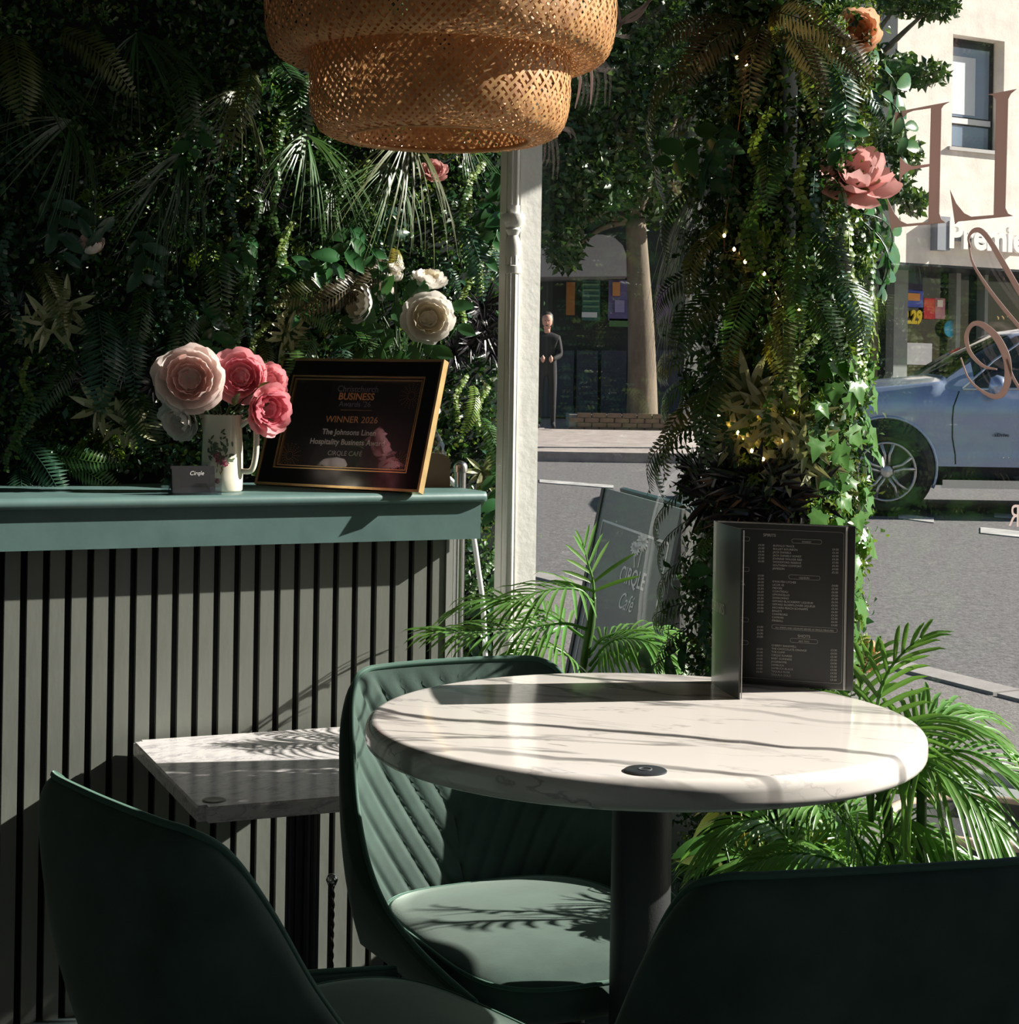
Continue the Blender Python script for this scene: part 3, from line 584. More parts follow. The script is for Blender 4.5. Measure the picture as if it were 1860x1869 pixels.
for px, py, c, k, rt_, sc in [(175, 560, 'blue', 2, 0, 1.0), (205, 565, 'blue', 0, .2, .85), (250, 520, 'dark', 1, -.1, .8), (30, 800, 'blue', 0, .6, .8), (70, 830, 'green', 1, 1.5, .75), (35, 850, 'blue', 2, 0, .6), (100, 840, 'green', 0, 1.1, .7), (560, 600, 'green', 0, -.5, .8), (600, 610, 'blue', 1, 0.2, .8), (640, 600, 'green', 2, .4, .7), (720, 450, 'yellow', 0, -.4, .5), (700, 470, 'bronze', 1, -.8, .8), (650, 500, 'bronze', 0, -1.0, .85), (770, 460, 'blue', 1, .7, .6), (820, 400, 'blue', 0, .3, .9), (850, 430, 'blue', 1, .6, .7), (600, 520, 'olive', 2, -1.2, .7), (500, 110, 'dark', 0, .2, 1.0), (450, 120, 'olive', 1, -.3, 1.0), (100, 60, 'olive', 0, .9, .9), (20, 60, 'olive', 2, .1, .9), (300, 100, 'dark', 1, .3, .9), (360, 430, 'dark', 0, .2, .9), (860, 700, 'lime', 1, -.3, .6), (870, 760, 'green', 0, .2, .7), (230, 700, 'dark', 2, .3, .8), (130, 650, 'dark', 1, -.6, .8), (470, 610, 'olive', 1, .1, .6), (690, 600, 'green', 1, .2, .6), (60, 480, 'olive', 0, .4, .7), (520, 540, 'green', 2, 1.0, .6), (330, 540, 'dark', 0, -.2, .8)]:
    wput(FERN[c][k], 'fern_frond', px, py, rt_, sc, 0.34)
for px, py, k, rt_, sc in [(630, 400, 0, -.4, 1), (645, 430, 1, .3, .9), (600, 455, 0, -.9, .8), (880, 300, 1, .4, 1.0), (895, 320, 0, .1, 1.0), (885, 360, 1, -.2, 1.0), (860, 370, 0, .3, .8), (150, 500, 2, 3.0, .9), (230, 420, 2, .3, .9), (360, 560, 0, .2, .8), (520, 480, 1, .2, .7), (440, 420, 0, -.3, .7), (885, 850, 0, .1, .8), (880, 900, 1, .4, .8), (895, 1020, 0, .2, .9), (870, 1080, 2, -.3, 1.0), (890, 1130, 1, .3, 1.0), (60, 350, 2, .5, .9), (330, 200, 0, .1, .8), (670, 380, 2, .8, .7)]: wput(SPRIG[k], 'leaf_sprig', px, py, rt_, sc, 0.33)
for px, py, k, sc in [(430, 300, 2, 1.0), (450, 350, 0, 1), (480, 290, 0, .9), (520, 400, 1, .8), (440, 480, 0, 1), (420, 510, 0, 1), (470, 500, 2, .8), (500, 420, 0, .9), (690, 380, 2, .7), (830, 300, 0, .9), (870, 290, 1, .8), (850, 500, 1, .8), (890, 440, 1, .8), (40, 650, 1, .6), (30, 690, 0, .8), (50, 740, 0, .7), (500, 650, 0, .7), (570, 330, 0, .8), (610, 300, 0, .8), (660, 290, 1, .7), (545, 130, 0, 1), (525, 190, 1, .8), (300, 450, 2, .9), (890, 980, 0, .9), (880, 700, 1, .7), (840, 680, 1, .7), (480, 580, 1, .7), (20, 400, 2, 1)]: wput(VINE[k], 'trailing_vine', px, py, rnd.uniform(-.3, .3), sc, 0.325)
for px, py, k, sc in [(90, 590, 0, 1), (120, 560, 0, .9), (180, 745, 0, .9), (215, 770, 1, .9), (240, 780, 0, .8), (540, 560, 0, .8), (525, 600, 1, .8), (520, 615, 0, .8), (880, 860, 0, .7), (55, 600, 1, .8)]: wput(STAR[k], 'variegated_rosette', px, py, rnd.uniform(0, 6), sc, 0.325)
for px, py, k, sc in [(880, 560, 0, 1), (885, 600, 1, 1), (860, 625, 0, .9), (830, 640, 1, .8), (490, 355, 0, .9), (230, 660, 1, 1), (160, 690, 0, .9), (280, 700, 1, .9), (30, 560, 0, .8), (895, 640, 1, .8)]: wput(SUCC[k], 'dark_rosette', px, py, rnd.uniform(0, 6), sc, 0.33)
for i in range(120):
    s = rnd.uniform(SL, SR-0.03); z = rnd.uniform(0.3, 2.1)
    if not free(s, z-0.04): continue
    inst(BOXW[rnd.choice([0, 0, 1, 2, 2, 3])], 'box_sprig', gw, gi @ basis(W(s, 0.36, z), OUT, rnd.uniform(-.6, .6), rnd.uniform(.7, 1.1)))
# ================================================================ plant column by the window
KC = Vector((0.455, 2.985, 0)); KR = 0.125
pcx = thing('plant_column', 'thick column of artificial ferns, ivy and grasses before the shop window', 'plant column', KC); ki = wm(pcx).inverted()
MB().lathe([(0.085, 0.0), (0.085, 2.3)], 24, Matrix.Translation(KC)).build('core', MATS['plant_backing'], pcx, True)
def colpt(px, py, r=KR):
    rr = ray(px, py); d = Vector((rr.x, 1.0)); c = KC.xy; a = d.dot(d); b = -2*d.dot(c); q = c.dot(c)-r*r; disc = b*b-4*a*q
    y = (-b-math.sqrt(disc))/(2*a) if disc > 0 else -b/(2*a); p = EYE+rr*y; o = Vector((p.x-KC.x, p.y-KC.y, 0)).normalized()
    if disc <= 0: p = Vector((KC.x+o.x*r, KC.y+o.y*r, p.z))
    return p, o
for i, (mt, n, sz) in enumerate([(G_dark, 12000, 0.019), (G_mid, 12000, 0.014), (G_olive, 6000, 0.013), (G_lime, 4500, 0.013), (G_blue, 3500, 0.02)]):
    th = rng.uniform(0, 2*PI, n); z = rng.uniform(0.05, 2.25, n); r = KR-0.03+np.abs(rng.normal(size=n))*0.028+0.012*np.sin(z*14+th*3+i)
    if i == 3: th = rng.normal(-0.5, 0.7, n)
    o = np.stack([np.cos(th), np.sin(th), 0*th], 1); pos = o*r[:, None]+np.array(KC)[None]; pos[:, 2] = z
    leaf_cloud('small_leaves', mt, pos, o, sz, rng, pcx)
def cput(me, name, px, py, rot, sc, r=KR, tilt=0.0):
    p, o = colpt(px, py, r); return inst(me, name, pcx, ki @ basis(p, o, rot, sc, tilt))
for px, py, c, k, rt_, sc in [(1390, 40, 'bronze', 0, 0.0, .9), (1370, 40, 'bronze', 2, -.7, .9), (1420, 40, 'bronze', 1, .6, .9), (1400, 30, 'bronze', 0, 1.2, .9), (1350, 30, 'bronze', 1, -1.2, .8), (1440, 60, 'olive', 0, .3, .9), (1460, 50, 'bronze', 2, .9, .8), (1480, 90, 'blue', 0, .2, 1.0), (1410, 20, 'yellow', 1, 0.2, .4), (1270, 110, 'olive', 0, -.35, 1.2), (1250, 200, 'olive', 2, -.1, 1.0), (1300, 90, 'olive', 1, -.6, 1.0),
    (1270, 590, 'dark', 1, -1.5, .9), (1260, 640, 'olive', 0, -1.2, .9), (1270, 690, 'green', 2, -.8, .8), (1290, 760, 'dark', 0, -.6, .95), (1270, 770, 'dark', 2, -.3, .9), (1310, 700, 'olive', 1, -.3, 1.0), (1340, 640, 'dark', 0, 0, 1.1), (1380, 500, 'green', 0, -.2, .9), (1420, 530, 'olive', 1, .1, .9), (1400, 590, 'yellow', 0, .3, .6), (1360, 600, 'yellow', 2, -.1, .5), (1450, 520, 'dark', 0, .5, .8), (1500, 480, 'blue', 2, .3, .9), (1340, 520, 'dark', 2, -.5, .9), (1300, 480, 'dark', 0, -.8, .8), (1430, 470, 'green', 1, .2, .8), (1270, 880, 'dark', 0, -.3, .9), (1250, 940, 'dark', 1, -.2, .8), (1240, 1010, 'dark', 2, -.4, .8), (1250, 1090, 'dark', 0, -1.0, .9), (1280, 1130, 'dark', 1, -.3, .8), (1320, 950, 'green', 1, -.1, .6), (1540, 150, 'blue', 1, .5, .7), (1560, 500, 'lime', 0, .5, .6), (1300, 320, 'dark', 1, -.3, .9), (1400, 250, 'dark', 0, .1, .8), (1470, 400, 'dark', 2, .4, .8), (1330, 400, 'olive', 0, -.3, .8)]:
    cput(FERN[c][k], 'fern_frond', px, py, rt_, sc*0.82)
for px, py, k, rt_, sc in [(1250, 330, 1, -.5, 1.0), (1240, 420, 2, -.5, .95), (1260, 450, 2, -.3, .9), (1230, 380, 1, -.3, .9), (1560, 430, 0, .5, .7)]: cput(TUFT[k], 'grass_tuft', px, py, rt_, sc)
for px, py, k, sc in [(1390, 200, 1, .9), (1420, 260, 0, 1), (1450, 270, 1, .9), (1480, 310, 2, .9), (1500, 330, 0, 1), (1370, 300, 0, 1), (1400, 340, 1, .7), (1440, 360, 0, 1), (1520, 400, 1, 1), (1550, 420, 0, 1), (1350, 240, 2, .9), (1300, 260, 0, .9), (1460, 440, 0, 1), (1440, 560, 1, .9), (1470, 600, 1, .9), (1350, 640, 2, .8), (1420, 620, 0, .9), (1560, 520, 1, 1), (1570, 560, 1, .9), (1540, 560, 1, .9), (1550, 600, 1, .8), (1290, 640, 0, .8), (1310, 1060, 2, 1), (1230, 1080, 0, .8)]: cput(VINE[k], 'trailing_vine', px, py, rnd.uniform(-.3, .3), sc, KR+0.015)
for px, py, k, sc in [(1370, 720, 0, 1.15), (1400, 750, 0, 1.1), (1360, 780, 1, 1.1), (1440, 770, 0, 1.1), (1470, 800, 1, 1.1), (1450, 830, 0, 1.0), (1430, 850, 1, 1.0), (1490, 840, 0, .9), (1345, 800, 0, .8)]: cput(STAR[k], 'variegated_rosette', px, py, rnd.uniform(0, 6), sc*0.85, KR+0.02)
for px, py, k, sc in [(1330, 870, 0, 1.2), (1380, 880, 1, 1.3), (1430, 900, 0, 1.2), (1470, 900, 1, 1.1), (1300, 910, 1, 1.1), (1350, 930, 0, 1.2), (1400, 940, 1, 1.2), (1280, 860, 0, 1)]: cput(SUCC[k], 'dark_rosette', px, py, rnd.uniform(0, 6), sc, KR+0.01)
for px, py, k, rt_, sc in [(1560, 110, 0, .9, .9), (1550, 150, 1, .7, .9), (1340, 215, 0, -.8, .9), (1320, 230, 2, .2, .9), (1500, 180, 0, .2, .7), (1590, 390, 0, 1.1, 1.0), (1580, 400, 2, .6, 1.0), (1570, 395, 0, .2, .9), (1340, 970, 0, -.3, .7), (1450, 960, 1, .3, .7), (1270, 1160, 0, -.8, .9), (1320, 1180, 1, .1, .9)]: cput(SPRIG[k], 'leaf_sprig', px, py, rt_, sc, KR+0.01)
for i in range(70):
    a = rnd.uniform(PI*0.85, PI*2.1); z = rnd.uniform(0.3, 2.1); o = Vector((math.cos(a), math.sin(a), 0))
    inst(BOXW[rnd.choice([0, 1, 2, 2, 3])], 'box_sprig', pcx, ki @ basis(KC+o*KR+Vector((0, 0, z)), o, rnd.uniform(-.6, .6), rnd.uniform(.7, 1.0)))
for i in range(110):
    a = rnd.uniform(-PI*0.62, PI*0.12); z = rnd.uniform(0.3, 2.1); o = Vector((math.cos(a), math.sin(a), 0))
    inst(BOXW[rnd.choice([0, 1, 1, 3])], 'box_sprig', pcx, ki @ basis(KC+o*(KR+0.012)+Vector((0, 0, z)), o, rnd.uniform(-.6, .6), rnd.uniform(.7, 1.05)))
# ivy leaves
def ivy_mesh(name, seed):
    r = random.Random(seed); out = [(0, 0.02), (0.17, 0.10), (0.46, 0.02), (0.36, 0.26), (0.56, 0.46), (0.30, 0.52), (0.22, 0.66), (0, 1.02), (-0.22, 0.66), (-0.30, 0.52), (-0.56, 0.46), (-0.36, 0.26), (-0.46, 0.02), (-0.17, 0.10)]
    out = [(x*r.uniform(.88, 1.1), y*r.uniform(.94, 1.06)) for x, y in out]
    def h(x, y): return 0.10*abs(x)**0.8*1.3-0.28*(x*x)-0.22*max(0, y-0.4)**2+0.02*math.sin(9*x+7*y+seed)
    mb = MB(); mid = [(0, 0.16), (0, 0.4)]; v = [(x, -y, h(x, y)) for x, y in out]; c = (0, -0.32, 0.0); inner = [((x*0.55), -(0.32+(y-0.32)*0.55), h(x*0.55, 0.32+(y-0.32)*0.55)) for x, y in out]
    n = len(v); mb.add(v+inner+[c], [(i, (i+1) % n, n+(i+1) % n, n+i) for i in range(n)]+[(n+i, n+(i+1) % n, 2*n) for i in range(n)])
    mb.tube([(0, 0, 0), (0.02, 0.25, -0.1), (0, 0.5, -0.28)], 0.018, 4)
    me = mb.mesh(name, True); me.materials.append(G_ivy); return me
IVY = [ivy_mesh('ivy_a', 1), ivy_mesh('ivy_b', 2), ivy_mesh('ivy_c', 3)]
nI = 0
for py in range(650, 1200, 14):
    for px in range(1495, 1615, 32):
        p_, o_ = colpt(px+rnd.uniform(-12, 14), py+rnd.uniform(-8, 8), KR+rnd.uniform(0.0, 0.05))
        if py < 700 and px < 1520: continue
        o_ = (o_+Vector((0.35, -0.45, rnd.uniform(-.1, .7)))+Vector((rnd.uniform(-.5, .5), rnd.uniform(-.4, .4), 0))).normalized()
        inst(IVY[nI % 3], 'ivy_leaf', pcx, ki @ basis(p_, o_, rnd.uniform(-.9, .9), rnd.uniform(.034, .052))); nI += 1
# fairy lights wound through the column
fl_ = thing('fairy_lights', 'string of warm white fairy lights wound into the plant column', 'lights', KC); fpts = []
FP = [(1345, 105), (1362, 118), (1322, 430), (1340, 455), (1360, 478), (1430, 560), (1458, 565), (1395, 500), (1312, 757), (1331, 775), (1347, 790), (1358, 800), (1384, 763), (1405, 752), (1380, 806), (1428, 806), (1393, 838), (1372, 823), (1448, 752), (1330, 990)]
bulb_m = M('fairy_bulb', (1.0, 0.62, 0.25), 0.3, emit=14)
for px, py in FP:
    p_, o_ = colpt(px, py, KR+0.03); fpts.append(p_)
fpts.sort(key=lambda p: -p.z)
MB().tube(catmull(fpts, 6), 0.0007, 4).build('wire', M('copper_wire', (0.5, 0.25, 0.12), 0.3, 1.0), fl_, True)
for p_ in fpts: MB().lathe([(0, -0.0035), (0.0022, -0.002), (0.0026, 0.001), (0, 0.0042)], 8, Matrix.Translation(p_)).build('bulb', bulb_m, fl_, True)
# ================================================================ flowers
def petal_mesh(name, mat, wid=0.8, tmax=1.7, n=6, ruf=0.06, tip=0.75, seed=0):
    r = random.Random(seed); P = []
    for i in range(n+1):
        u = i/n*2-1; row = []
        tm = tmax*(1-0.22*abs(u)**2.2)*(1+ruf*math.sin(u*7+seed)+(-0.06 if abs(u) < .12 else 0))
        for j in range(n+1):
            t = j/n; th = tm*t; ph = u*wid*(0.35+0.65*math.sin(PI*min(1, 0.5*t+0.12)))/max(0.35, math.sin(max(th, 0.3)))*0.75
            rr = 1+0.10*max(0, t-0.7)*tip*3+ruf*0.25*math.sin(u*9+t*4+seed)*t
            row.append((rr*math.sin(th)*math.cos(ph), rr*math.sin(th)*math.sin(ph), 1-rr*math.cos(th)))
        P.append(row)
    mb = MB(); mb.grid(P); me = mb.mesh(name, True); me.materials.append(mat); return me
def petal_mat(name, c): return M(name, c, 0.55, trans=0.3, spec=0.25, var=0.06, scale=25, tcol=c)
PK = {'blush': petal_mat('petal_blush', lin((250, 235, 230))), 'blush2': petal_mat('petal_blush_deep', lin((247, 216, 209))), 'pink': petal_mat('petal_pink', lin((244, 184, 190))), 'pink2': petal_mat('petal_pink_deep', lin((236, 155, 168))),
      'white': petal_mat('petal_white', lin((240, 236, 230))), 'cream': petal_mat('petal_cream', lin((236, 226, 205))), 'rose': petal_mat('petal_rose', lin((238, 188, 184))), 'magenta': petal_mat('petal_magenta', lin((170, 70, 95))), 'peach': petal_mat('petal_peach', lin((250, 208, 176))), 'peach2': petal_mat('petal_apricot', lin((246, 186, 148))), 'mag': petal_mat('petal_magnolia', lin((245, 194, 191)))}
PM = {k: [petal_mesh('petal_'+k, m, 0.85, 1.75, 6, 0.07, 0.8, 1), petal_mesh('petal_'+k, m, 0.7, 1.95, 6, 0.09, 0.6, 2)] for k, m in PK.items()}
G_bud = leaf_mat('sepal_green', (0.14, 0.16, 0.03), 0.5, 0.2)
FLV = random.Random(3)
def flower(name, label, cat, p, d, r, kind, c1, c2, group=None, stem_to=None, sepals=True, stem_mat=None):
    f = thing(name, label, cat, group=group, mat=aim(p, d)); m0 = aim((0, 0, 0), (0, 0, 1))
    if kind == 'peony': L = [(9, 1.0, 0.42, c1, 0), (8, 0.95, 0.20, c1, 0), (8, 0.86, 0.02, c2, 1), (7, 0.66, -0.02, c2, 1), (7, 0.46, -0.05, c1, 1), (5, 0.3, 0.1, c2, 1)]
    elif kind == 'rose': L = [(6, 1.0, 0.45, c1, 0), (6, 0.95, 0.22, c1, 0), (6, 0.85, 0.05, c1, 0), (6, 0.68, 0.0, c2, 1), (5, 0.5, 0.0, c2, 1), (5, 0.34, 0.05, c2, 1)]
    elif kind == 'bud': L = [(4, 1.0, 0.06, c1, 1), (4, 0.93, -0.04, c1, 1), (4, 0.82, -0.06, c2, 1), (3, 0.6, -0.05, c2, 1)]
    else: L = [(5, 1.25, 0.75, c2, 0), (4, 1.1, 0.25, c1, 0), (4, 0.95, -0.02, c1, 1), (3, 0.75, -0.05, c2, 1)]
    a = FLV.uniform(0, 6)
    for n, s, op, c, v in L:
        a += 0.37
        for i in range(n):
            a += 2*PI/n; o_ = op+FLV.uniform(-.09, .09); sc = r*s*FLV.uniform(.92, 1.06)*0.88
            inst(PM[c][v], 'petal', f, Matrix.Rotation(a+FLV.uniform(-.12, .12), 4, 'Z') @ Matrix.Rotation(o_, 4, 'Y') @ Matrix.Scale(sc, 4))
    if sepals:
        mb = MB()
        for i in range(5): lance(mb, (0, 0, -r*0.05), Vector((math.cos(i*1.257), math.sin(i*1.257), 0.15)), Vector((0, 0, 1)), r*0.95, r*0.36, 4, -0.15, 0.2)
        mb.build('sepals', G_bud, f, True, True)
    if stem_to is not None:
        q = wm(f).inverted() @ Vector(stem_to); mid = Vector((0, 0, -q.length*0.3)).lerp(q, 0.4)
        MB().tube(catmull([(0, 0, 0.0), Vector((0, 0, -min(0.03, q.length*0.3))), mid, q], 5), 0.0022, 6).build('stem', stem_mat or G_stem, f, True, True)
    return f
def toward(p, up_=0.0, sx=0.0): v = (EYE-Vector(p)).normalized(); return v+Vector((sx, 0, up_))
# flowers tucked into the plants
def wflower(px, py, r, kind, c1, c2, label, up_=0.3, sx=0.0, d=0.30, col=False, off=0.035):
    p = colpt(px, py, KR+off)[0] if col else wall_pt(px, py, d); v = toward(p, up_, sx).normalized(); return flower('artificial_flower', label, 'flower', p-v*r*0.9, v, r, kind, c1, c2, 'flowers tucked into the greenery')
wflower(165, 440, 0.029, 'bud', 'blush', 'blush2', 'closed pale pink peony bud in the shaded plant wall', 1.4, -0.1)
wflower(793, 304, 0.026, 'rose', 'rose', 'rose', 'dusky pink rose in the plant wall under the woven lamp', 0.9, 0.1)
wflower(1568, 45, 0.036, 'rose', 'peach', 'peach2', 'peach orange ranunculus high on the plant column', 0.5, 0.2, col=True)
wflower(1572, 298, 0.046, 'magnolia', 'mag', 'mag', 'large pink magnolia bloom on the plant column', 1.2, 0.2, col=True, off=0.045)
wflower(1585, 1190, 0.03, 'rose', 'peach', 'blush2', 'peach rose low on the plant column beside the menu', 0.4, 0.3, col=True)
# ================================================================ jug of peonies on the bar
jb = on_plane(405, 894, W(0, 0.06, 0), NI); jb.z = ZT
china = M('cream_china', lin((235, 226, 208)), 0.15, coat=0.4, var=0.02)
jug = thing('china_jug', 'cream china jug with a painted rose spray, holding peonies', 'jug', jb, math.atan2(-jb.x, jb.y)*-1)
JH = 0.148; jp = [(0.0, 0.0), (0.036, 0.0), (0.0395, 0.004), (0.0400, 0.03), (0.0395, 0.07), (0.0375, 0.11), (0.0365, 0.135), (0.0375, JH), (0.0355, JH), (0.034, 0.13), (0.036, 0.07), (0.035, 0.012), (0, 0.01)]
mb = MB(); mb.lathe(jp, 48, cap=False)
nv = []
for x, y, z in mb.v:
    if z > 0.105 and x < 0:
        t = (z-0.105)/(JH-0.105); w_ = max(0, -x/0.038)**6*math.exp(-(y/0.012)**2); x -= 0.014*t*w_
    nv.append((x, y, z))
mb.v = nv; mb.build('body', china, jug, True, True, 50)
MB().tube(catmull([(0.036, 0, 0.128), (0.052, 0, 0.138), (0.066, 0, 0.128), (0.068, 0, 0.10), (0.066, 0, 0.065), (0.058, 0, 0.042), (0.038, 0, 0.04)], 6), 0.0058, 10).build('handle', china, jug, True, True)
dm = {'r': M('paint_rose', lin((150, 50, 80)), 0.3), 'g': M('paint_leaf', lin((95, 110, 85)), 0.3), 'y': M('paint_ochre', lin((150, 125, 70)), 0.3), 'p': M('paint_blush', lin((200, 140, 150)), 0.3)}
def on_jug(a, z, e=0.0007):
    r_ = np.interp(z, [0, .004, .03, .07, .11, .135, JH], [.036, .0395, .04, .0395, .0375, .0365, .0375])+e; return Vector((r_*math.sin(a), -r_*math.cos(a), z))
def jleaf(mb, a, z, ang, L, w):
    P = []
    for i in range(5):
        t = i/4; q = w*math.sin(PI*min(1, t*.95+.04)); row = []
        for s in (-1, 0, 1): dx, dz = math.cos(ang)*L*t-math.sin(ang)*q*s, math.sin(ang)*L*t+math.cos(ang)*q*s; row.append(on_jug(a+dx/0.039, z+dz))
        P.append(row)
    mb.grid(P)
rj = random.Random(8); mbs = {k: MB() for k in dm}
for i in range(60): jleaf(mbs['g'], 0.10+rj.gauss(0, .33), 0.078+rj.gauss(0, .014), rj.uniform(0, 6.3), rj.uniform(.007, .015), .0022)
for cx_, cz_, rr_ in ((0.22, 0.062, .012), (0.02, 0.072, .008), (0.45, 0.056, .007), (0.1, 0.022, .005)):
    for i in range(9): jleaf(mbs['r' if i % 3 else 'p'], cx_, cz_, i*0.7, rr_*rj.uniform(.7, 1.1), .0032)
for i in range(7): jleaf(mbs['y'], 0.2+rj.gauss(0, .1), 0.03+rj.uniform(-.004, .02), rj.uniform(1, 2.2), .009, .001)
body_ = [c for c in jug.children if c.name.startswith('body')] or [None]
for k, q in mbs.items(): q.build('painted_'+{'r': 'petals', 'g': 'leaves', 'y': 'stems', 'p': 'buds'}[k], dm[k], jug, True, True)
jt = jb+Vector((0, 0, JH-0.02))
JD = on_plane(405, 800, W(0, 0.05, 0), NI).y
def jf(px, py, r, c1, c2, dx, dz, dd, label):
    p = at_y(px, py, JD+dd); v = (toward(p).normalized()+Vector((dx, 0, dz))).normalized()
    flower('peony', label, 'flower', p-v*r*0.85, v, r, 'peony', c1, c2, 'peonies in the china jug', jt+Vector((dx*0.01, 0, 0)))
jf(345, 690, 0.056, 'blush', 'blush2', -0.05, 0.1, -0.05, 'large blush peony at the front of the china jug')
jf(318, 772, 0.036, 'white', 'blush', -0.7, -0.5, -0.01, 'drooping whitish peony hanging beside the china jug spout')
jf(316, 715, 0.036, 'blush', 'blush', -0.9, 0.2, 0.03, 'pale blush peony behind the large front peony')
jf(440, 684, 0.045, 'pink', 'pink2', 0.05, 0.15, 0.0, 'ruffled bright pink peony on top of the jug bouquet')
jf(500, 690, 0.030, 'pink', 'pink', 0.6, 0.4, 0.03, 'small pink peony in front of the award frame corner')
jf(500, 748, 0.042, 'pink', 'pink2', 0.7, -0.1, -0.02, 'drooping pink peony over the jug handle')
jl = thing('bouquet_foliage', 'olive leaves and thin stems among the jug peonies', 'foliage', jt)
q = MB()
for px, py in ((450, 755), (468, 745), (475, 770), (385, 745), (355, 770), (470, 715), (425, 740), (400, 740)):
    e = at_y(px, py, JD+0.005); q.tube([jt+Vector((0, 0, .0)), jt.lerp(e, .6)+Vector((0, 0, .012)), e], 0.0014, 5); lance(q, e, (e-jt)+Vector((0, -.02, 0)), Vector((0, -1, .4)), 0.03, 0.014)
q.build('leaves', G_olive, jl, True)
# ================================================================ framed award
FBL = on_plane(466, 888, W(0, 0.24, 0), NI); FBR = on_plane(766, 897, W(0, -0.085, 0), NI); FBL.z = FBR.z = ZT+0.002
fx = (FBR-FBL); FW = fx.length; fx.normalize(); fback = Vector((-fx.y, fx.x, 0)); fy = (Vector((0, 0, 1))*math.cos(0.33)+fback*math.sin(0.33)).normalized()
FH = 0.275; fmx = frame_m(FBL, fx, fy)
awd = thing('award_frame', 'black and gold framed business award certificate standing on the bar', 'picture frame', mat=fmx)
gold = M('gold_edge', lin((222, 190, 135)), 0.3, 0.85, var=0.15, scale=30); blkg = M('black_lacquer', (0.006, 0.006, 0.007), 0.18, coat=0.3)
def ringbox(x0, y0, x1, y1, w, z0, z1):
    m_ = MB(); m_.obox((x0, y0, z0), (x1-x0, 0, 0), (0, w, 0), (0, 0, z1-z0)); m_.obox((x0, y1-w, z0), (x1-x0, 0, 0), (0, w, 0), (0, 0, z1-z0)); m_.obox((x0, y0+w, z0), (w, 0, 0), (0, y1-y0-2*w, 0), (0, 0, z1-z0)); m_.obox((x1-w, y0+w, z0), (w, 0, 0), (0, y1-y0-2*w, 0), (0, 0, z1-z0)); return m_
ringbox(0, 0, FW, FH, 0.005, -0.014, 0.004).build('outer_gold_edge', gold, awd, False, True)
ringbox(0.005, 0.005, FW-0.005, FH-0.005, 0.032, -0.012, 0.002).build('black_moulding', blkg, awd, False, True)
ringbox(0.037, 0.037, FW-0.037, FH-0.037, 0.0022, -0.010, 0.0035).build('inner_gold_bead', gold, awd, False, True)
ringbox(0.0392, 0.0392, FW-0.0392, FH-0.0392, 0.004, -0.010, -0.0005).build('dark_slip', blkg, awd, False, True)
ringbox(0.0432, 0.0432, FW-0.0432, FH-0.0432, 0.0015, -0.010, 0.0005).build('gold_slip', gold, awd, False, True)
MB().obox((0.044, 0.044, -0.009), (FW-0.088, 0, 0), (0, FH-0.088, 0), (0, 0, 0.004)).build('certificate', M('award_print', (0.010, 0.009, 0.012), 0.35), awd, False, True)
MB().obox((0.01, 0.01, -0.014), (FW-0.02, 0, 0), (0, FH-0.02, 0), (0, 0, 0.004)).build('backing', M('hardboard', (0.12, 0.07, 0.04), 0.8), awd, False, True)
cx_ = FW/2+0.002
def aw(body, size, y, mat, name, **k):
    b = text_mb(body, size, Matrix.Translation((cx_, y, -0.0046)), 'CENTER', **k); b.build(name, mat, awd, False, True)
t_w = M('print_white', (0.62, 0.60, 0.58), 0.5); t_o = M('print_orange', lin((215, 150, 100)), 0.5); t_g = M('print_slate', lin((130, 132, 150)), 0.5)
aw('Christchurch', 0.019, 0.206, t_g, 'lettering'); aw('BUSINESS', 0.021, 0.189, t_o, 'lettering', bold=0.0004); aw("Awards '26", 0.017, 0.174, t_g, 'lettering')
aw('WINNER 2026', 0.0195, 0.140, t_o, 'lettering', xs=1.05); aw('The Johnsons Linen', 0.0165, 0.114, t_w, 'lettering', bold=0.0003); aw('Hospitality Business Award', 0.0165, 0.093, t_w, 'lettering', bold=0.0003); aw('CIRQLE CAF\u00c9', 0.014, 0.070, t_w, 'lettering')
MB().obox((cx_-0.032, 0.1665, -0.005), (0.075, 0, 0), (0, 0.0006, 0), (0, 0, 0.0005)).build('rule_line', t_o, awd, False, True)
fwk = MB(); rf = random.Random(2)
for X, Y, R_ in ((FW-0.066, 0.20, 0.026), (0.066, 0.066, 0.026), (FW-0.066, 0.062, 0.022)):
    for i in range(16):
        for k in range(2, 7):
            a = i*PI/8; rr_ = R_*k/6; x, y = X+rr_*math.cos(a), Y+rr_*math.sin(a)
            if 0.046 < x < FW-0.046 and 0.046 < y < FH-0.046: fwk.box((x, y, -0.0047), (0.0006, 0.0006, 0.0002))
fwk.build('firework_print', t_o, awd, False, True)
MB().obox((0.046, 0.046, -0.0035), (FW-0.092, 0, 0), (0, FH-0.092, 0), (0, 0, 0.001)).build('glazing', glass_mat('picture_glass', (1, 1, 1), 1.5), awd, False, True)
MB().obox((FW/2-0.02, 0.0, -0.014), (0.04, 0, 0), (0, 0.16, -0.0), (0, -0.0, -0.003)).build('easel_back', blkg, awd, False, True)
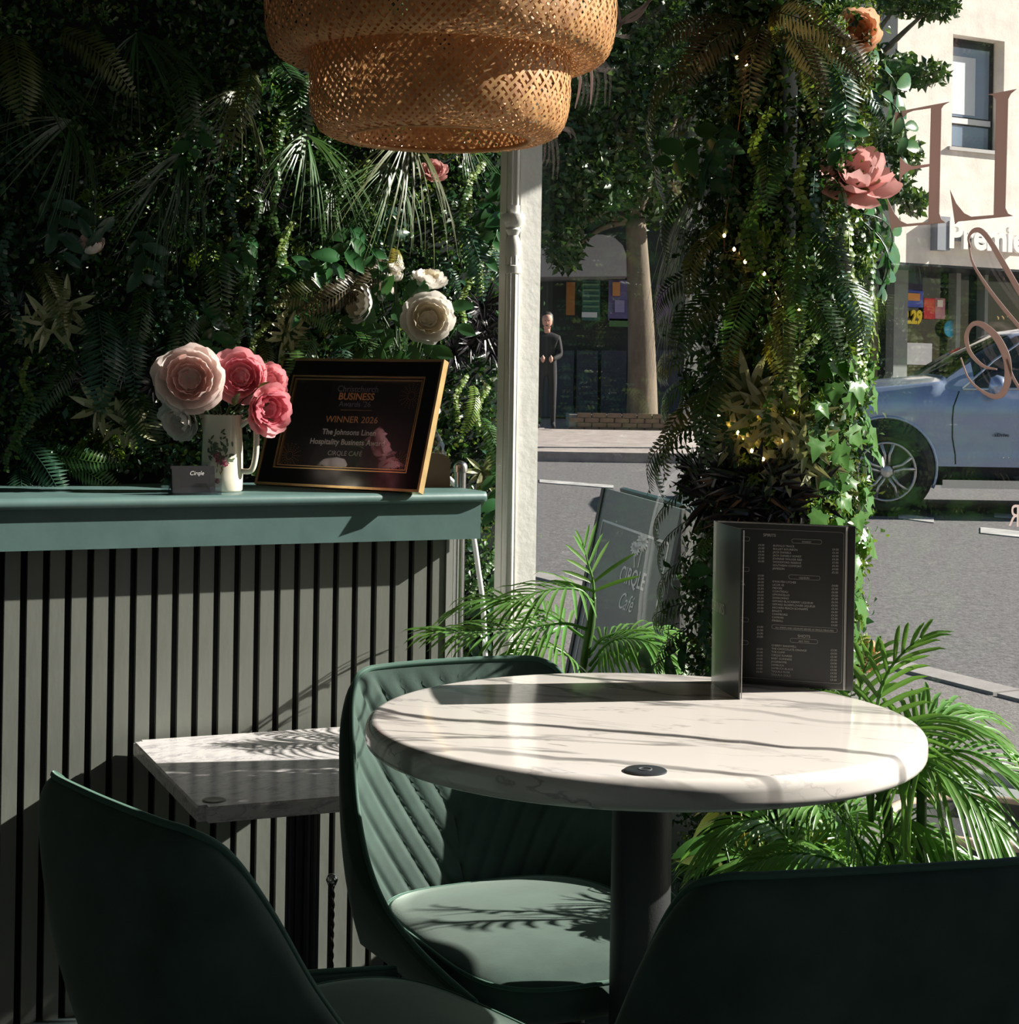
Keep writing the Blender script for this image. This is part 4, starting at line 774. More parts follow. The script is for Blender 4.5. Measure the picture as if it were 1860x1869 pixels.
# ================================================================ small things on the bar
hp = on_plane(351, 898, W(0, -0.015, 0), NI); hp.z = ZT
hold = thing('card_holder', 'clear acrylic business card holder beside the china jug', 'card holder', hp, WA)
acr = glass_mat('clear_acrylic', (0.93, 0.95, 0.97), 1.5, 0.02, 1.6)
h = MB(); h.obox((-0.05, -0.02, 0), (0.1, 0, 0), (0, 0.05, 0), (0, 0, 0.003)); h.obox((-0.05, -0.02, 0.003), (0.1, 0, 0), (0, 0.003, 0), (0, 0, 0.012)); h.obox((-0.045, 0.022, 0.003), (0.09, 0, 0), (0, 0.003, 0), (0, 0.018, 0.055))
for x in (-0.05, 0.028): h.obox((x, -0.02, 0.003), (0.022, 0, 0), (0, 0.003, 0), (0, 0, 0.034))
h.obox((-0.0515, -0.02, 0), (0.003, 0, 0), (0, 0.05, 0), (0, 0, 0.03)); h.obox((0.0485, -0.02, 0), (0.003, 0, 0), (0, 0.05, 0), (0, 0, 0.03)); h.build('tray', acr, hold, False, True)
cardm = M('card_black', (0.012, 0.011, 0.012), 0.4)
for i in range(3):
    cd_ = thing('business_card', 'black business card with white script at the holder front' if i == 0 else 'plain black business card behind the lettered card in the holder', 'card', group='business cards in the holder', mat=wm(hold) @ Matrix.Translation((0, -0.012+i*0.0045, 0.004)) @ Matrix.Rotation(-0.18, 4, 'X'))
    MB().box((0, 0, 0.025), (0.041, 0.0005, 0.025)).build('card', cardm, cd_, False, True)
    if i == 0: text_mb('Cirqle', 0.011, Matrix.Translation((-0.008, -0.0007, 0.033)) @ Matrix.Rotation(PI/2, 4, 'X'), shear=0.3).build('lettering', t_w, cd_, False, True)
bx_ = on_plane(795, 887, W(0, 0.14, 0), NI); bx_.z = ZT
cbx = thing('cardboard_box', 'small brown cardboard tray box behind the award frame', 'box', bx_, WA-0.15); kraft = M('kraft_card', lin((120, 100, 80)), 0.85, var=0.08, scale=15)
q = MB(); q.add([(-.06, -.035, 0), (.022, -.035, 0), (.022, .035, 0), (-.06, .035, 0), (-.06, -.035, .075), (.008, -.035, .068), (.022, -.035, .058), (-.06, .035, .075), (.008, .035, .068), (.022, .035, .058)], [(0, 1, 6, 5, 4), (3, 7, 8, 9, 2), (0, 3, 2, 1), (1, 2, 9, 6), (6, 9, 8, 5), (5, 8, 7, 4), (0, 4, 7, 3)]); q.build('carton', kraft, cbx, False, True)
bg = MB(); rb = random.Random(4); n1, n2 = 16, 9; P = []
for i in range(n1):
    a = 2*PI*i/n1; P.append([(0.032*math.cos(a)*(1-0.75*(j/8)**1.5)*(1+rb.uniform(-.2, .2)), 0.026*math.sin(a)*(1-0.75*(j/8)**1.5)*(1+rb.uniform(-.2, .2)), 0.075*j/8) for j in range(n2)])
bg.grid(P, True)
pb = thing('plastic_bag', 'crumpled clear plastic bag on the cardboard box', 'bag', bx_+Vector((-0.012, 0, 0.058)), 0.3); bg.build('film', glass_mat('clear_film', (0.9, 0.92, 0.93), 1.5, 0.15, 3.0), pb, False, True)
# white roses in a glass vase behind the award
vb = on_plane(738, 884, W(0, 0.25, 0), NI); vb.z = ZT
vs_ = thing('glass_vase', 'green glass vase behind the award frame holding white roses', 'vase', vb)
MB().lathe([(0, 0), (0.032, 0), (0.036, 0.005), (0.034, 0.05), (0.022, 0.09), (0.026, 0.13), (0.023, 0.13), (0.019, 0.09), (0.031, 0.05), (0.032, 0.008), (0, 0.006)], 32, cap=False).build('body', M('green_glass', (0.05, 0.12, 0.08), 0.08), vs_, True, True, 50)
vt = vb+Vector((0, 0, 0.12)); VD = vb.y
def wr(px, py, r, kind, dx, dz, dd, label, fwd=1.0):
    p = at_y(px, py, VD+dd); v = (toward(p).normalized()*fwd+Vector((dx, 0, dz))).normalized()
    f = flower('white_rose', label, 'flower', p-v*r*0.85, v, r, kind, 'white', 'cream', 'white roses behind the award frame', vt)
wr(784, 580, 0.046, 'peony', 0.1, 0.05, -0.06, 'big open white rose just above the award frame', 1.0)
wr(646, 553, 0.036, 'peony', -1.0, 0.2, -0.04, 'white rose turned sideways over the award frame', 0.7)
wr(787, 497, 0.034, 'rose', 0.25, 1.2, 0.0, 'white rose facing up at the top of the vase bouquet', 0.5)
wr(692, 525, 0.027, 'rose', -0.2, 1.0, 0.02, 'half open white rose in the middle of the vase bouquet', 0.6)
wr(722, 502, 0.017, 'bud', -0.1, 1.3, -0.02, 'lower small white rosebud in the vase bouquet', 0.5)
wr(724, 482, 0.016, 'rose', 0.1, 1.3, 0.0, 'topmost small white rosebud in the vase bouquet', 0.5)
rl = thing('rose_foliage', 'green rose leaves around the white roses in the vase', 'foliage', vt); rr_ = random.Random(6)
for px, py, a, L_ in [(690, 560, 2.4, .05), (700, 540, 1.2, .05), (720, 560, -1.2, .05), (735, 545, .6, .045), (650, 620, 3.4, .06), (665, 640, 4.2, .06), (690, 635, 5.0, .055), (660, 600, 2.6, .05), (755, 630, -1.6, .05), (745, 540, 1.2, .04), (820, 560, .1, .055), (835, 595, -.4, .045), (770, 545, 1.4, .04), (715, 600, -2, .05), (740, 590, 2, .05), (700, 600, 3.2, .05), (725, 640, -1.2, .06), (775, 625, -.8, .05), (790, 635, -.4, .05), (680, 590, 2.0, .05)]:
    p = at_y(px, py, VD-0.02+rr_.uniform(-.03, .03)); q = MB(); d = Vector((math.cos(a), -0.25, math.sin(a))); s0 = p-d*0.004
    lance(q, p, d, Vector((rr_.uniform(-.4, .4), -1, rr_.uniform(0, .8))), L_, L_*0.62, 6, 0.15, 0.2); q.tube(catmull([vt, vt.lerp(p, .5)+Vector((0, 0, .02)), p], 4), 0.0011, 5); q.build('rose_leaf', G_rose, rl, True)
# ================================================================ folded drinks menu on the round table
mf, ms_, mr_ = at_z(1349, 1277, TH), at_z(1299, 1243, TH), at_z(1541, 1260, TH); MHt = 0.229
menu = thing('drinks_menu', 'black folded drinks menu with cream print standing on the round table', 'menu', ms_)
cov = M('menu_cover', (0.018, 0.018, 0.018), 0.28, var=0.2, scale=6, coat=0.25); page = M('menu_page_edge', (0.55, 0.53, 0.50), 0.5); pgm = M('menu_page', (0.020, 0.022, 0.021), 0.32)
dirR = (mr_-ms_).normalized(); dirF = (mf-ms_).normalized(); perp = Vector((dirR.y, -dirR.x, 0)); perp = perp if perp.y < 0 else -perp
def sheet(off, endf, endr, z0, z1, th, name, mat):
    pf_, pr_ = mf+dirF*endf, ms_+dirR*((mr_-ms_).length+endr); bis = (dirF+dirR).normalized()
    sp_ = ms_+bis*off; path = catmull([pf_, ms_.lerp(pf_, .55)+bis*off*0.6-dirR*0.004, sp_+dirF*0.012-dirR*0.001, sp_+dirR*0.006, ms_.lerp(pr_, .25)+perp*off, ms_.lerp(pr_, .6)+perp*off, pr_+perp*off*1.0], 6)
    A_ = []
    for i, p in enumerate(path):
        t = (path[min(i+1, len(path)-1)]-path[max(0, i-1)]).normalized(); nn = Vector((-t.y, t.x, 0))*th/2; A_.append([(p.x+nn.x, p.y+nn.y, z0), (p.x+nn.x, p.y+nn.y, z1), (p.x-nn.x, p.y-nn.y, z1), (p.x-nn.x, p.y-nn.y, z0)])
    m_ = MB(); m_.grid([r_+[r_[0]] for r_ in A_]); n_ = len(A_); m_.f.append((0, 1, 2, 3)); m_.f.append(tuple((n_-1)*5+i for i in range(4))); m_.build(name, mat, menu, True, angle=40); return path
sheet(0.0, 0.0, 0.012, TH, TH+MHt, 0.0022, 'cover', cov)
sheet(0.004, -0.002, 0.002, TH+0.001, TH+MHt-0.001, 0.0006, 'page_edge', page)
path_i = sheet(0.0052, -0.003, 0.0, TH+0.0015, TH+MHt-0.002, 0.0012, 'inner_page', pgm)
MB().obox(ms_+dirR*((mr_-ms_).length-0.0005)+perp*0.0062+Vector((0, 0, 0.001)), dirR*0.0012, perp*0.0008, Vector((0, 0, MHt-0.003))).build('page_edge', page, menu)
MB().obox(mf+dirF*-0.003+dirR*0.003+Vector((0, 0, 0.001)), dirF*0.0012, dirR*0.0012, Vector((0, 0, MHt-0.003))).build('page_edge', page, menu)
ml_ = (mr_-ms_).length; PWd = ml_*0.93; mo = ms_+dirR*ml_*0.06+perp*0.0081+Vector((0, 0, TH*0)); mo.z = TH+0.006
pm_ = frame_m(mo, dirR, Vector((0, 0, 1))); PHt = MHt-0.014
MB().obox((0, 0, -0.0006), (PWd, 0, 0), (0, PHt, 0), (0, 0, 0.0006)).build('printed_page', pgm, menu, False, True) if False else None
ptx = M('menu_print', (0.46, 0.45, 0.42), 0.5)
mb = MB(); bd = MB()
def rrect(x0, y0, x1, y1, rad, w):
    P = []
    for cx, cy, a0 in ((x1-rad, y1-rad, 0), (x0+rad, y1-rad, PI/2), (x0+rad, y0+rad, PI), (x1-rad, y0+rad, 1.5*PI)):
        for k in range(5): P.append((cx+rad*math.cos(a0+k*PI/8), cy+rad*math.sin(a0+k*PI/8)))
    n = len(P)
    for i in range(n):
        a, b = Vector((*P[i], 0.0002)), Vector((*P[(i+1) % n], 0.0002)); t = (b-a).normalized(); s_ = Vector((-t.y, t.x, 0))*w/2
        bd.add([pm_ @ q for q in (a+s_, b+s_, b-s_, a-s_)], [(0, 1, 2, 3)])
LN = PHt/47.0; fs = LN*0.86
def line(x, k, body, al='LEFT', size=fs): text_mb(body, size, pm_ @ Matrix.Translation((x, PHt-LN*(k+2.2), 0.0002)), al, mb=mb)
def col_(x0, x1, items, k0, pr0):
    for i, t_ in enumerate(items): line(x0, k0+i, t_); line(x1, k0+i+0.35, '\u00a3%d.%s0' % (pr0+(i*7) % 3, '05'[i % 2]), 'RIGHT')
X0, X1 = PWd*0.43, PWd*0.955; XL = PWd*0.36
line(PWd*0.40, 0.2, 'SPIRITS', 'CENTER', LN*1.25)
def pill(x0, x1, k, body): rrect(x0, PHt-LN*(k+2.45), x1, PHt-LN*(k+1.2), LN*0.55, 0.0003); line((x0+x1)/2, k, body, 'CENTER', fs*0.8)
pill(PWd*0.58, PWd*0.82, 1.6, 'WHISKEY'); col_(X0, X1, ['BUFFALO TRACE', 'BULLEIT BOURBON', 'JACK DANIELS', 'JACK DANIELS HONEY', 'JOHNNIE WALKER RED', 'WOODFORD RESERVE', 'SOUTHERN COMFORT', 'JAMESON'], 3.2, 4)
pill(PWd*0.56, PWd*0.81, 12.6, 'LIQUEURS'); col_(X0, X1, ['KWAI FEH LYCHEE', 'LICOR 43', 'MIDORI', 'COINTREAU', 'LIMONCELLO', 'DISARONNO', 'GIFFARD BLACKBERRY LIQUEUR', 'GIFFARD ELDERFLOWER LIQUEUR', 'ARCHERS PEACH SCHNAPPS', 'BAILEYS', 'CHAMBORD', 'CAMPARI', 'FIREBALL'], 14.2, 4)
pill(X0, X1, 28.2, 'ALL SPIRITS AND LIQUEURS SERVED AS SINGLE MEASURES'); line(PWd*0.69, 30.6, 'SHOTS', 'CENTER', LN*1.25); pill(PWd*0.58, PWd*0.80, 32.0, 'ANY TWO')
col_(X0, X1, ['CHERRY BAKEWELL', 'THE CHOCOLATE ORANGE', 'THE CLIMP', 'CIRQLE SUNRISE', 'BABY GUINNESS', 'JAGERBOMB', 'SAMBUCA', 'SAMBUCA BLACK', 'TEQUILA ROSE', 'TEQUILA GOLD'], 33.8, 3)
pill(PWd*0.06, PWd*0.24, 1.6, 'VODKA'); pill(PWd*0.06, PWd*0.24, 11.0, 'GIN'); pill(PWd*0.06, PWd*0.24, 26.6, 'TEQUILA'); pill(PWd*0.06, PWd*0.24, 33.6, 'RUM')
for k0, n_ in ((3.2, 6), (12.6, 12), (28.4, 4), (35.2, 8)):
    for i in range(n_): line(XL, k0+i, '\u00a3%d.00' % (4+i % 3), 'RIGHT')
for k0, nm in ((3.2, ['SMIRNOFF', 'GREY GOOSE', 'WATERMELON', 'VANILLA', 'CITRON']), (12.6, ['GORDONS', 'RASPBERRY', 'BLOOD ORANGE', 'RHUBARB GINGER', 'HENDRICKS', 'BOMBAY', 'WHITLEY NEILL'])):
    for i, t_ in enumerate(nm): line(PWd*0.02, k0+i, t_)
rrect(0.002, 0.004, PWd*0.995, PHt-0.001, 0.004, 0.0003)
mb.build('lettering', ptx, menu); bd.build('border_lines', ptx, menu)
cvx = (mf-ms_); cn = Vector((cvx.y, -cvx.x, 0)).normalized(); cn = cn if cn.x < 0 else -cn
text_mb('DRINKS', 0.021, frame_m(ms_+cvx*0.12+cn*0.0062+Vector((0, 0, 0.105)), cvx, Vector((0, 0, 1))), xs=0.9).build('lettering', ptx, menu)
# ================================================================ palms
palm_m = leaf_mat('palm_leaflet', (0.14, 0.30, 0.07), 0.32, 0.3, 0.25); palm_d = leaf_mat('palm_leaflet_dark', (0.025, 0.075, 0.028), 0.32, 0.2, 0.25); stem_m = M('palm_stem', (0.06, 0.12, 0.035), 0.4, var=0.2, scale=20)
def frond(parent, pts, nl, L, w, r, mat=None, name='palm_frond', up_=Vector((0, -0.3, 1)), open_=0.95, droop=0.45):
    P = catmull(pts, 8); N = len(P); mb = MB(); mb.tube(P, [0.0036*(1-0.75*i/(N-1)) for i in range(N)], 6)
    arc = [0]
    for i in range(1, N): arc.append(arc[-1]+(P[i]-P[i-1]).length)
    for k in range(nl):
        t = 0.16+0.84*k/(nl-1); s_ = arc[-1]*t; i = max(1, min(N-1, next((j for j in range(N) if arc[j] >= s_-1e-9), N-1))); f_ = (s_-arc[i-1])/max(1e-9, arc[i]-arc[i-1]); p = P[i-1].lerp(P[i], f_); tg = (P[i]-P[i-1]).normalized()
        side = tg.cross(up_).normalized(); nn = side.cross(tg).normalized()
        for s in (1, -1):
            l = L*(0.55+0.45*math.sin(PI*min(1, 0.25+0.75*t)))*r.uniform(.85, 1.1); d = (side*s*math.cos(open_*t+0.25)+tg*math.sin(open_*t+0.25)+nn*r.uniform(.05, .3)).normalized(); A_, B_, C_ = [], [], []
            sd = d.cross(nn).normalized()
            for j in range(7):
                u = j/6; ww = w*0.5*(math.sin(PI*min(1, 0.12+u*0.88))**0.6 if u < 1 else 0.02); c = p+d*l*u*(1-0.1*u)-Vector((0, 0, 1))*l*droop*u*u*r.uniform(.9, 1.1)
                A_.append(c-sd*ww); B_.append(c+nn*ww*0.5*-1); C_.append(c+sd*ww)
            mb.grid([A_, B_, C_])
    return mb.build(name, mat or palm_m, parent, True)
basket_m = M('woven_basket', (0.075, 0.05, 0.03), 0.8, var=0.5, scale=60, bump=0.5, bscale=90, stretch=(1, 1, 2.5))
def basket(parent, c, R, H):
    mb = MB(); n = 12
    for k in range(n):
        z = H*(k+0.5)/n; rr = R*(0.72+0.36*math.sin(PI*(0.18+0.62*(k+.5)/n))); mb.tube([(c.x+rr*math.cos(a*PI/20), c.y+rr*math.sin(a*PI/20), z+0.0012*math.sin(a*2.5+k*PI)) for a in range(40)], H/n*0.56, 6, closed=True)
    mb.build('basket_pot', basket_m, parent, True)
    MB().lathe([(0, 0.002), (R*0.85, 0.002), (R*0.95, H*0.9), (0, H*0.9)], 24, Matrix.Translation(c), cap=False).build('soil', M('soil', (0.02, 0.014, 0.01), 0.9), parent, True)
rp_ = random.Random(21)
b1 = at_z(1010, 1795, 0.0); b1.z = 0; b1.y = 3.32; b1.x = at_y(1010, 1795, 3.32).x
pa = thing('potted_palm', 'potted palm in a round woven basket by the bar end', 'palm', b1); basket(pa, b1, 0.085, 0.17)
def pp(l, y0, y1=None):
    n = len(l); return [at_y(px, py, y0+(0 if y1 is None else (y1-y0)*i/(n-1))) for i, (px, py) in enumerate(l)]
crown = at_y(1062, 1250, 3.32); base1 = b1+Vector((0.01, -0.01, 0.15))
MB().tube(catmull([base1, base1.lerp(crown, .5)+Vector((0.02, 0, 0)), crown, at_y(1078, 1140, 3.3), at_y(1084, 1090, 3.28)], 5), [0.009]*16+[0.008, 0.007, 0.006, 0.005, 0.004], 8).build('stem', stem_m, pa, True)
for l, y0, y1, nl, L, dr in [([(1082, 1100), (1060, 1078), (1030, 1074), (985, 1080), (930, 1098)], 3.03, 2.95, 12, 0.12, .35), ([(1076, 1150), (1030, 1138), (960, 1145), (880, 1150), (790, 1152)], 3.05, 2.98, 24, 0.115, .35), ([(1074, 1170), (1000, 1120), (930, 1098), (870, 1095), (830, 1112)], 3.06, 3.15, 20, 0.11, .4),
    ([(1076, 1215), (1110, 1175), (1150, 1165), (1190, 1175), (1222, 1205)], 3.06, 2.98, 22, 0.10, .5), ([(1074, 1230), (1110, 1190), (1160, 1180), (1200, 1195), (1228, 1225)], 3.06, 3.0, 20, 0.10, .5), ([(1074, 1200), (1100, 1165), (1150, 1152), (1200, 1150), (1240, 1160)], 3.06, 3.1, 18, 0.10, .45),
    ([(1070, 1240), (1040, 1200), (1000, 1180), (950, 1190), (900, 1215)], 3.06, 2.95, 18, 0.11, .5), ([(1084, 1095), (1082, 1060), (1074, 1030), (1066, 1000)], 3.03, 3.03, 6, 0.10, .1), ([(1065, 1260), (1020, 1230), (960, 1235), (900, 1270)], 3.08, 2.85, 14, 0.11, .6)]:
    frond(pa, pp(l, y0+0.25, y1+0.25), nl, L*1.1, 0.0075, rp_, droop=dr)
b2 = Vector((0.605, 2.47, 0))
pb2 = thing('potted_palm', 'bushy potted palm between the plant column and the shop window', 'palm', b2); basket(pb2, b2, 0.10, 0.2)
for px, y in ((1590, 2.46), (1480, 2.62), (1680, 2.40)):
    t_ = at_y(px, 1440, y); MB().tube(catmull([b2+Vector(((t_.x-b2.x)*.4, (t_.y-b2.y)*.4, .17)), t_.lerp(b2, .3)+Vector((0, 0, .15))-Vector((0, 0, 0)), t_], 6), 0.0075, 8).build('stem', stem_m, pb2, True)
FR = [([(1600, 1450), (1660, 1420), (1690, 1400), (1760, 1440), (1830, 1520)], 2.45, 2.35, 24, .15, .75), ([(1600, 1480), (1640, 1360), (1700, 1310), (1780, 1320), (1840, 1370)], 2.45, 2.5, 24, .13, .35), ([(1600, 1460), (1660, 1390), (1740, 1370), (1820, 1390), (1900, 1450)], 2.45, 2.42, 24, .14, .35),
      ([(1590, 1500), (1600, 1300), (1620, 1230), (1650, 1190), (1680, 1165)], 2.46, 2.5, 14, .13, .25), ([(1590, 1500), (1640, 1380), (1690, 1310), (1730, 1290), (1790, 1300)], 2.5, 2.6, 20, .12, .3), ([(1590, 1500), (1575, 1350), (1570, 1270), (1580, 1220), (1600, 1190)], 2.48, 2.55, 12, .11, .3),
      ([(1480, 1640), (1476, 1560), (1474, 1500), (1476, 1460), (1480, 1420)], 2.55, 2.5, 20, .12, .15), ([(1590, 1620), (1560, 1530), (1530, 1490), (1500, 1470), (1460, 1465)], 2.46, 2.4, 22, .12, .5), ([(1590, 1620), (1610, 1540), (1650, 1500), (1680, 1510), (1700, 1560)], 2.46, 2.4, 20, .12, .6),
      ([(1480, 1640), (1440, 1540), (1400, 1500), (1350, 1500), (1300, 1530)], 2.55, 2.55, 22, .12, .5), ([(1480, 1640), (1500, 1540), (1540, 1490), (1590, 1480), (1640, 1500)], 2.55, 2.6, 22, .12, .5), ([(1590, 1640), (1540, 1580), (1480, 1560), (1420, 1560), (1370, 1580)], 2.5, 2.45, 20, .11, .5), ([(1590, 1640), (1630, 1580), (1660, 1540), (1700, 1530), (1760, 1560)], 2.46, 2.45, 20, .12, .6), ([(1480, 1640), (1450, 1580), (1400, 1570), (1340, 1560), (1280, 1560)], 2.6, 2.7, 20, .12, .4)]
for l, y0, y1, nl, L, dr in FR: frond(pb2, pp(l, y0, y1), nl, L, 0.0078, rp_, droop=dr)
sb = thing('broad_leaf_plant', 'low broad leaved plant with yellowed leaves beneath the round table edge', 'plant', (0.42, 2.66, 0))
q = MB(); q.lathe([(0, 0), (0.05, 0), (0.065, 0.10), (0.06, 0.10), (0.05, 0.09), (0, 0.09)], 24, cap=False); q.build('pot', M('pot_grey', (0.10, 0.10, 0.10), 0.6), sb, True, True, 40)
for i in range(22):
    a = i*2.4; q = MB(); t_ = Vector((math.cos(a)*rp_.uniform(.03, .12), math.sin(a)*rp_.uniform(.02, .07), rp_.uniform(.35, .62)-0.1)); q.tube(catmull([(0, 0, .09), (t_.x*.4, t_.y*.4, t_.z*.6), t_], 4), 0.0016, 5); lance(q, t_, Vector((math.cos(a), math.sin(a)-0.3, rp_.uniform(-.5, .4))), Vector((0, -.5, 1)), rp_.uniform(.06, .10), .035, 6, .3, .2)
    q.build('leaf', [G_mid, G_olive, G_yel, G_dark][i % 4], sb, True, True)
# ================================================================ the street
def gz(px, py):                              # pixel on the sloping ground
    r = ray(px, py); y = (ground(0)-CAMZ)/(r.z-0.0225); return EYE+r*y
def P3(x, y, dz=0.0): return Vector((x, y, ground(y)+dz))
asph = M('asphalt', (0.125, 0.118, 0.122), 0.9, var=0.45, scale=30, bump=0.5, bscale=60)
pave = M('pavement_concrete', (0.18, 0.165, 0.16), 0.85, var=0.35, scale=40, bump=0.4, bscale=90)
def sheet_g(poly, dz, th, mat, name):
    m_ = MB(); n = len(poly); m_.add([P3(p[0], p[1], dz) for p in poly]+[P3(p[0], p[1], dz-th) for p in poly], [tuple(range(n)), tuple(range(2*n-1, n-1, -1))]+[(i, (i+1) % n, n+(i+1) % n, n+i) for i in range(n)]); return struct(m_, name, mat)
road = sheet_g([(-40, -15), (60, -15), (60, 60), (-40, 60)], -0.08, 0.05, asph, 'floor_road')
def gl(b, off): q = G(b, off, 0); return (q.x, q.y)
sheet_g([gl(-25, 0.14), gl(14, 0.14), gl(14, 2.75), gl(-25, 2.75)], 0.0, 0.12, pave, 'floor_pavement')
kerb_m = M('kerb_stone', (0.30, 0.28, 0.27), 0.8, var=0.15, scale=12)
kb_ = bpy.data.objects.new('kerb', None); put(kb_); kb_['kind'] = 'structure'; kb_.name = 'trim_2'; WM['trim_2'] = Matrix.Identity(4)
for i in range(14):
    b0 = -5+i*0.92; a_, c_ = G(b0, 2.75, 0), G(b0+0.9, 2.75, 0); m_ = MB()
    m_.add([P3(q.x, q.y, z) for q in (a_, c_, c_+GN*0.14, a_+GN*0.14) for z in (-0.12, 0.012)], [(0, 1, 3, 2), (2, 3, 5, 4), (4, 5, 7, 6), (6, 7, 1, 0), (1, 7, 5, 3), (0, 2, 4, 6)]); m_.build('kerb_stone', kerb_m, kb_)
fk = gz(1100, 832)
sheet_g([(-25, fk.y+0.6), (fk.x, fk.y), (fk.x+4, fk.y+0.2), (40, fk.y+2.5), (40, 45), (-25, 45)], 0.04, 0.15, M('far_pavement', (0.34, 0.29, 0.27), 0.9, var=0.25, scale=6), 'floor_far_pavement')
# painted dashes on the road
wl_ = M('road_paint', (0.42, 0.41, 0.40), 0.8, var=0.4, scale=6)
for x0, y0, x1, y1, h_ in [(1640, 921, 1705, 929, 8), (1790, 945, 1870, 953, 10), (1815, 921, 1880, 925, 6), (985, 862, 1120, 872, 5)]:
    m_ = MB(); m_.add([gz(x0, y0)+Vector((0, 0, -.072)), gz(x1, y1)+Vector((0, 0, -.072)), gz(x1, y1+h_)+Vector((0, 0, -.072)), gz(x0, y0+h_)+Vector((0, 0, -.072))], [(0, 1, 2, 3)])
    m_.v += [(a, b, c-0.006) for a, b, c in m_.v]; m_.f += [(7, 6, 5, 4), (0, 4, 5, 1), (1, 5, 6, 2), (2, 6, 7, 3), (3, 7, 4, 0)]; m_.build('road_marking', wl_, road)
# ---------------------------------------------------------------- shop building across the street
FBv = Vector((0.88, 0.475, 0)).normalized(); FNv = Vector((0.475, -0.88, 0)).normalized(); FP0 = at_y(1632, 478, 28.0); ZB0 = FP0.z; FP0.z = 0
def fp(px, py, off=0.0): return on_plane(px, py, FP0+FNv*off, FNv)
def fs_(px, py): q = fp(px, py)-FP0; return q.dot(FBv), q.z
def FB(s, off, z): return FP0+FBv*s+FNv*off+Vector((0, 0, z))
stucco = M('stucco', (0.84, 0.77, 0.69), 0.9, var=0.13, scale=3, bump=0.3, bscale=25); dgl = M('shop_glass_dark', (0.012, 0.018, 0.018), 0.06, spec=0.6); alu = M('dark_window_frame', (0.02, 0.025, 0.035), 0.35, 0.3)
bld = thing('shop_building', 'cream rendered shop building with convenience store below, across the street', 'building', FB(3, -3, ground(FP0.y)))
(wx0, wz1), (wx1, _), (_, wz0) = fs_(1740, 62), fs_(1834, 64), fs_(1740, 268)
TOPZ = 9.5
def fbox(s0, s1, o0, o1, z0, z1): return MB().obox(FB(s0, o0, z0), FBv*(s1-s0), FNv*(o1-o0), up*(z1-z0))
wb = MB()
for s0, s1, z0, z1 in ((0, wx0, ZB0, TOPZ), (wx1, 9, ZB0, TOPZ), (wx0, wx1, ZB0, wz0), (wx0, wx1, wz1, TOPZ)): wb.obox(FB(s0, 0, z0), FBv*(s1-s0), -FNv*0.35, up*(z1-z0))
wb.obox(FB(0, -0.34, ZB0), FBv*9, -FNv*4.5, up*(TOPZ-ZB0)); wb.build('wall', stucco, bld)
ww_ = fbox(wx0+0.02, wx1-0.02, -0.3, -0.24, wz0, wz1).build('window', alu, bld)
wz_ = wz1-wz0; wsx = wx1-wx0
fbox(wx0+0.08, wx1-0.12, -0.26, -0.23, wz0+wz_*0.30, wz1-wz_*0.08).build('pane', M('sky_pane', (0.20, 0.27, 0.36), 0.08, spec=0.7), ww_); fbox(wx0+0.08, wx1-0.12, -0.26, -0.23, wz0+0.06, wz0+wz_*0.22).build('pane', MATS['sky_pane'], ww_)
fbox(wx0+0.1, wx0+wsx*0.62, -0.245, -0.22, wz0+wz_*0.32, wz1-wz_*0.16).build('blind', M('blind_white', (0.62, 0.68, 0.72), 0.6), ww_); fbox(wx0+0.05, wx1-0.1, -0.25, -0.2, wz0+wz_*0.235, wz0+wz_*0.285).build('transom', M('pvc_white', (0.72, 0.72, 0.72), 0.4), ww_)
fbox(wx0-0.08, wx1+0.05, -0.25, 0.05, wz0-0.06, wz0).build('window_sill', M('sill_grey', (0.45, 0.43, 0.42), 0.6), bld)
# store sign
_, sz0 = fs_(1720, 452); _, sz1 = fs_(1720, 404); ss0, _ = fs_(1717, 430)
sgn = text_mb('Premier', (sz1-sz0)/0.72, Matrix.Identity(4), th=0.06, bold=0.02); sm4 = frame_m(FB(ss0, 0.16, sz0), FBv, Vector((0, 0, 1))); sgn.v = [tuple(sm4 @ Vector(p)) for p in sgn.v]; sgn.build('sign_letters', M('sign_white', (0.80, 0.79, 0.77), 0.4), bld)
fbox(ss0-0.22, ss0+0.05, 0.0, 0.17, sz0-0.06, sz1+0.06).build('sign_end_box', M('sign_grey', (0.24, 0.26, 0.30), 0.5), bld)
fbox(ss0, ss0+3.2, 0.0, 0.10, sz0+0.12, sz0+0.22).build('sign_rail', MATS['sign_grey'], bld)
# store front below, set back under the facade
gy = ground(FP0.y)
fbox(-0.2, 9, -1.2, -1.1, gy-0.3, ZB0).build('shop_window', dgl, bld)
for a_, c_ in ((1625, 1650), (1738, 1746), (1790, 1796)): s0 = (fp(a_, 560, -1.0)-FP0).dot(FBv); s1 = (fp(c_, 560, -1.0)-FP0).dot(FBv); fbox(s0, s1, -1.1, -0.9, gy-0.3, ZB0).build('shop_pillar', M('pillar_grey', (0.20, 0.22, 0.21), 0.6), bld)
fbox(-0.3, 9, -1.2, 0.0, ZB0-0.04, ZB0+0.0).build('soffit', alu, bld)
def poster(x0, y0, x1, y1, mat, name='poster', off=-1.05, dp=0.02):
    a_, b_ = fp(x0, y1, off), fp(x1, y0, off); s0, s1 = (a_-FP0).dot(FBv), (b_-FP0).dot(FBv); return MB().obox(FB(s0, off, a_.z), FBv*(s1-s0), FNv*dp, up*(b_.z-a_.z)).build(name, mat, bld)
def cm(n, c): return M(n, lin(c), 0.55)
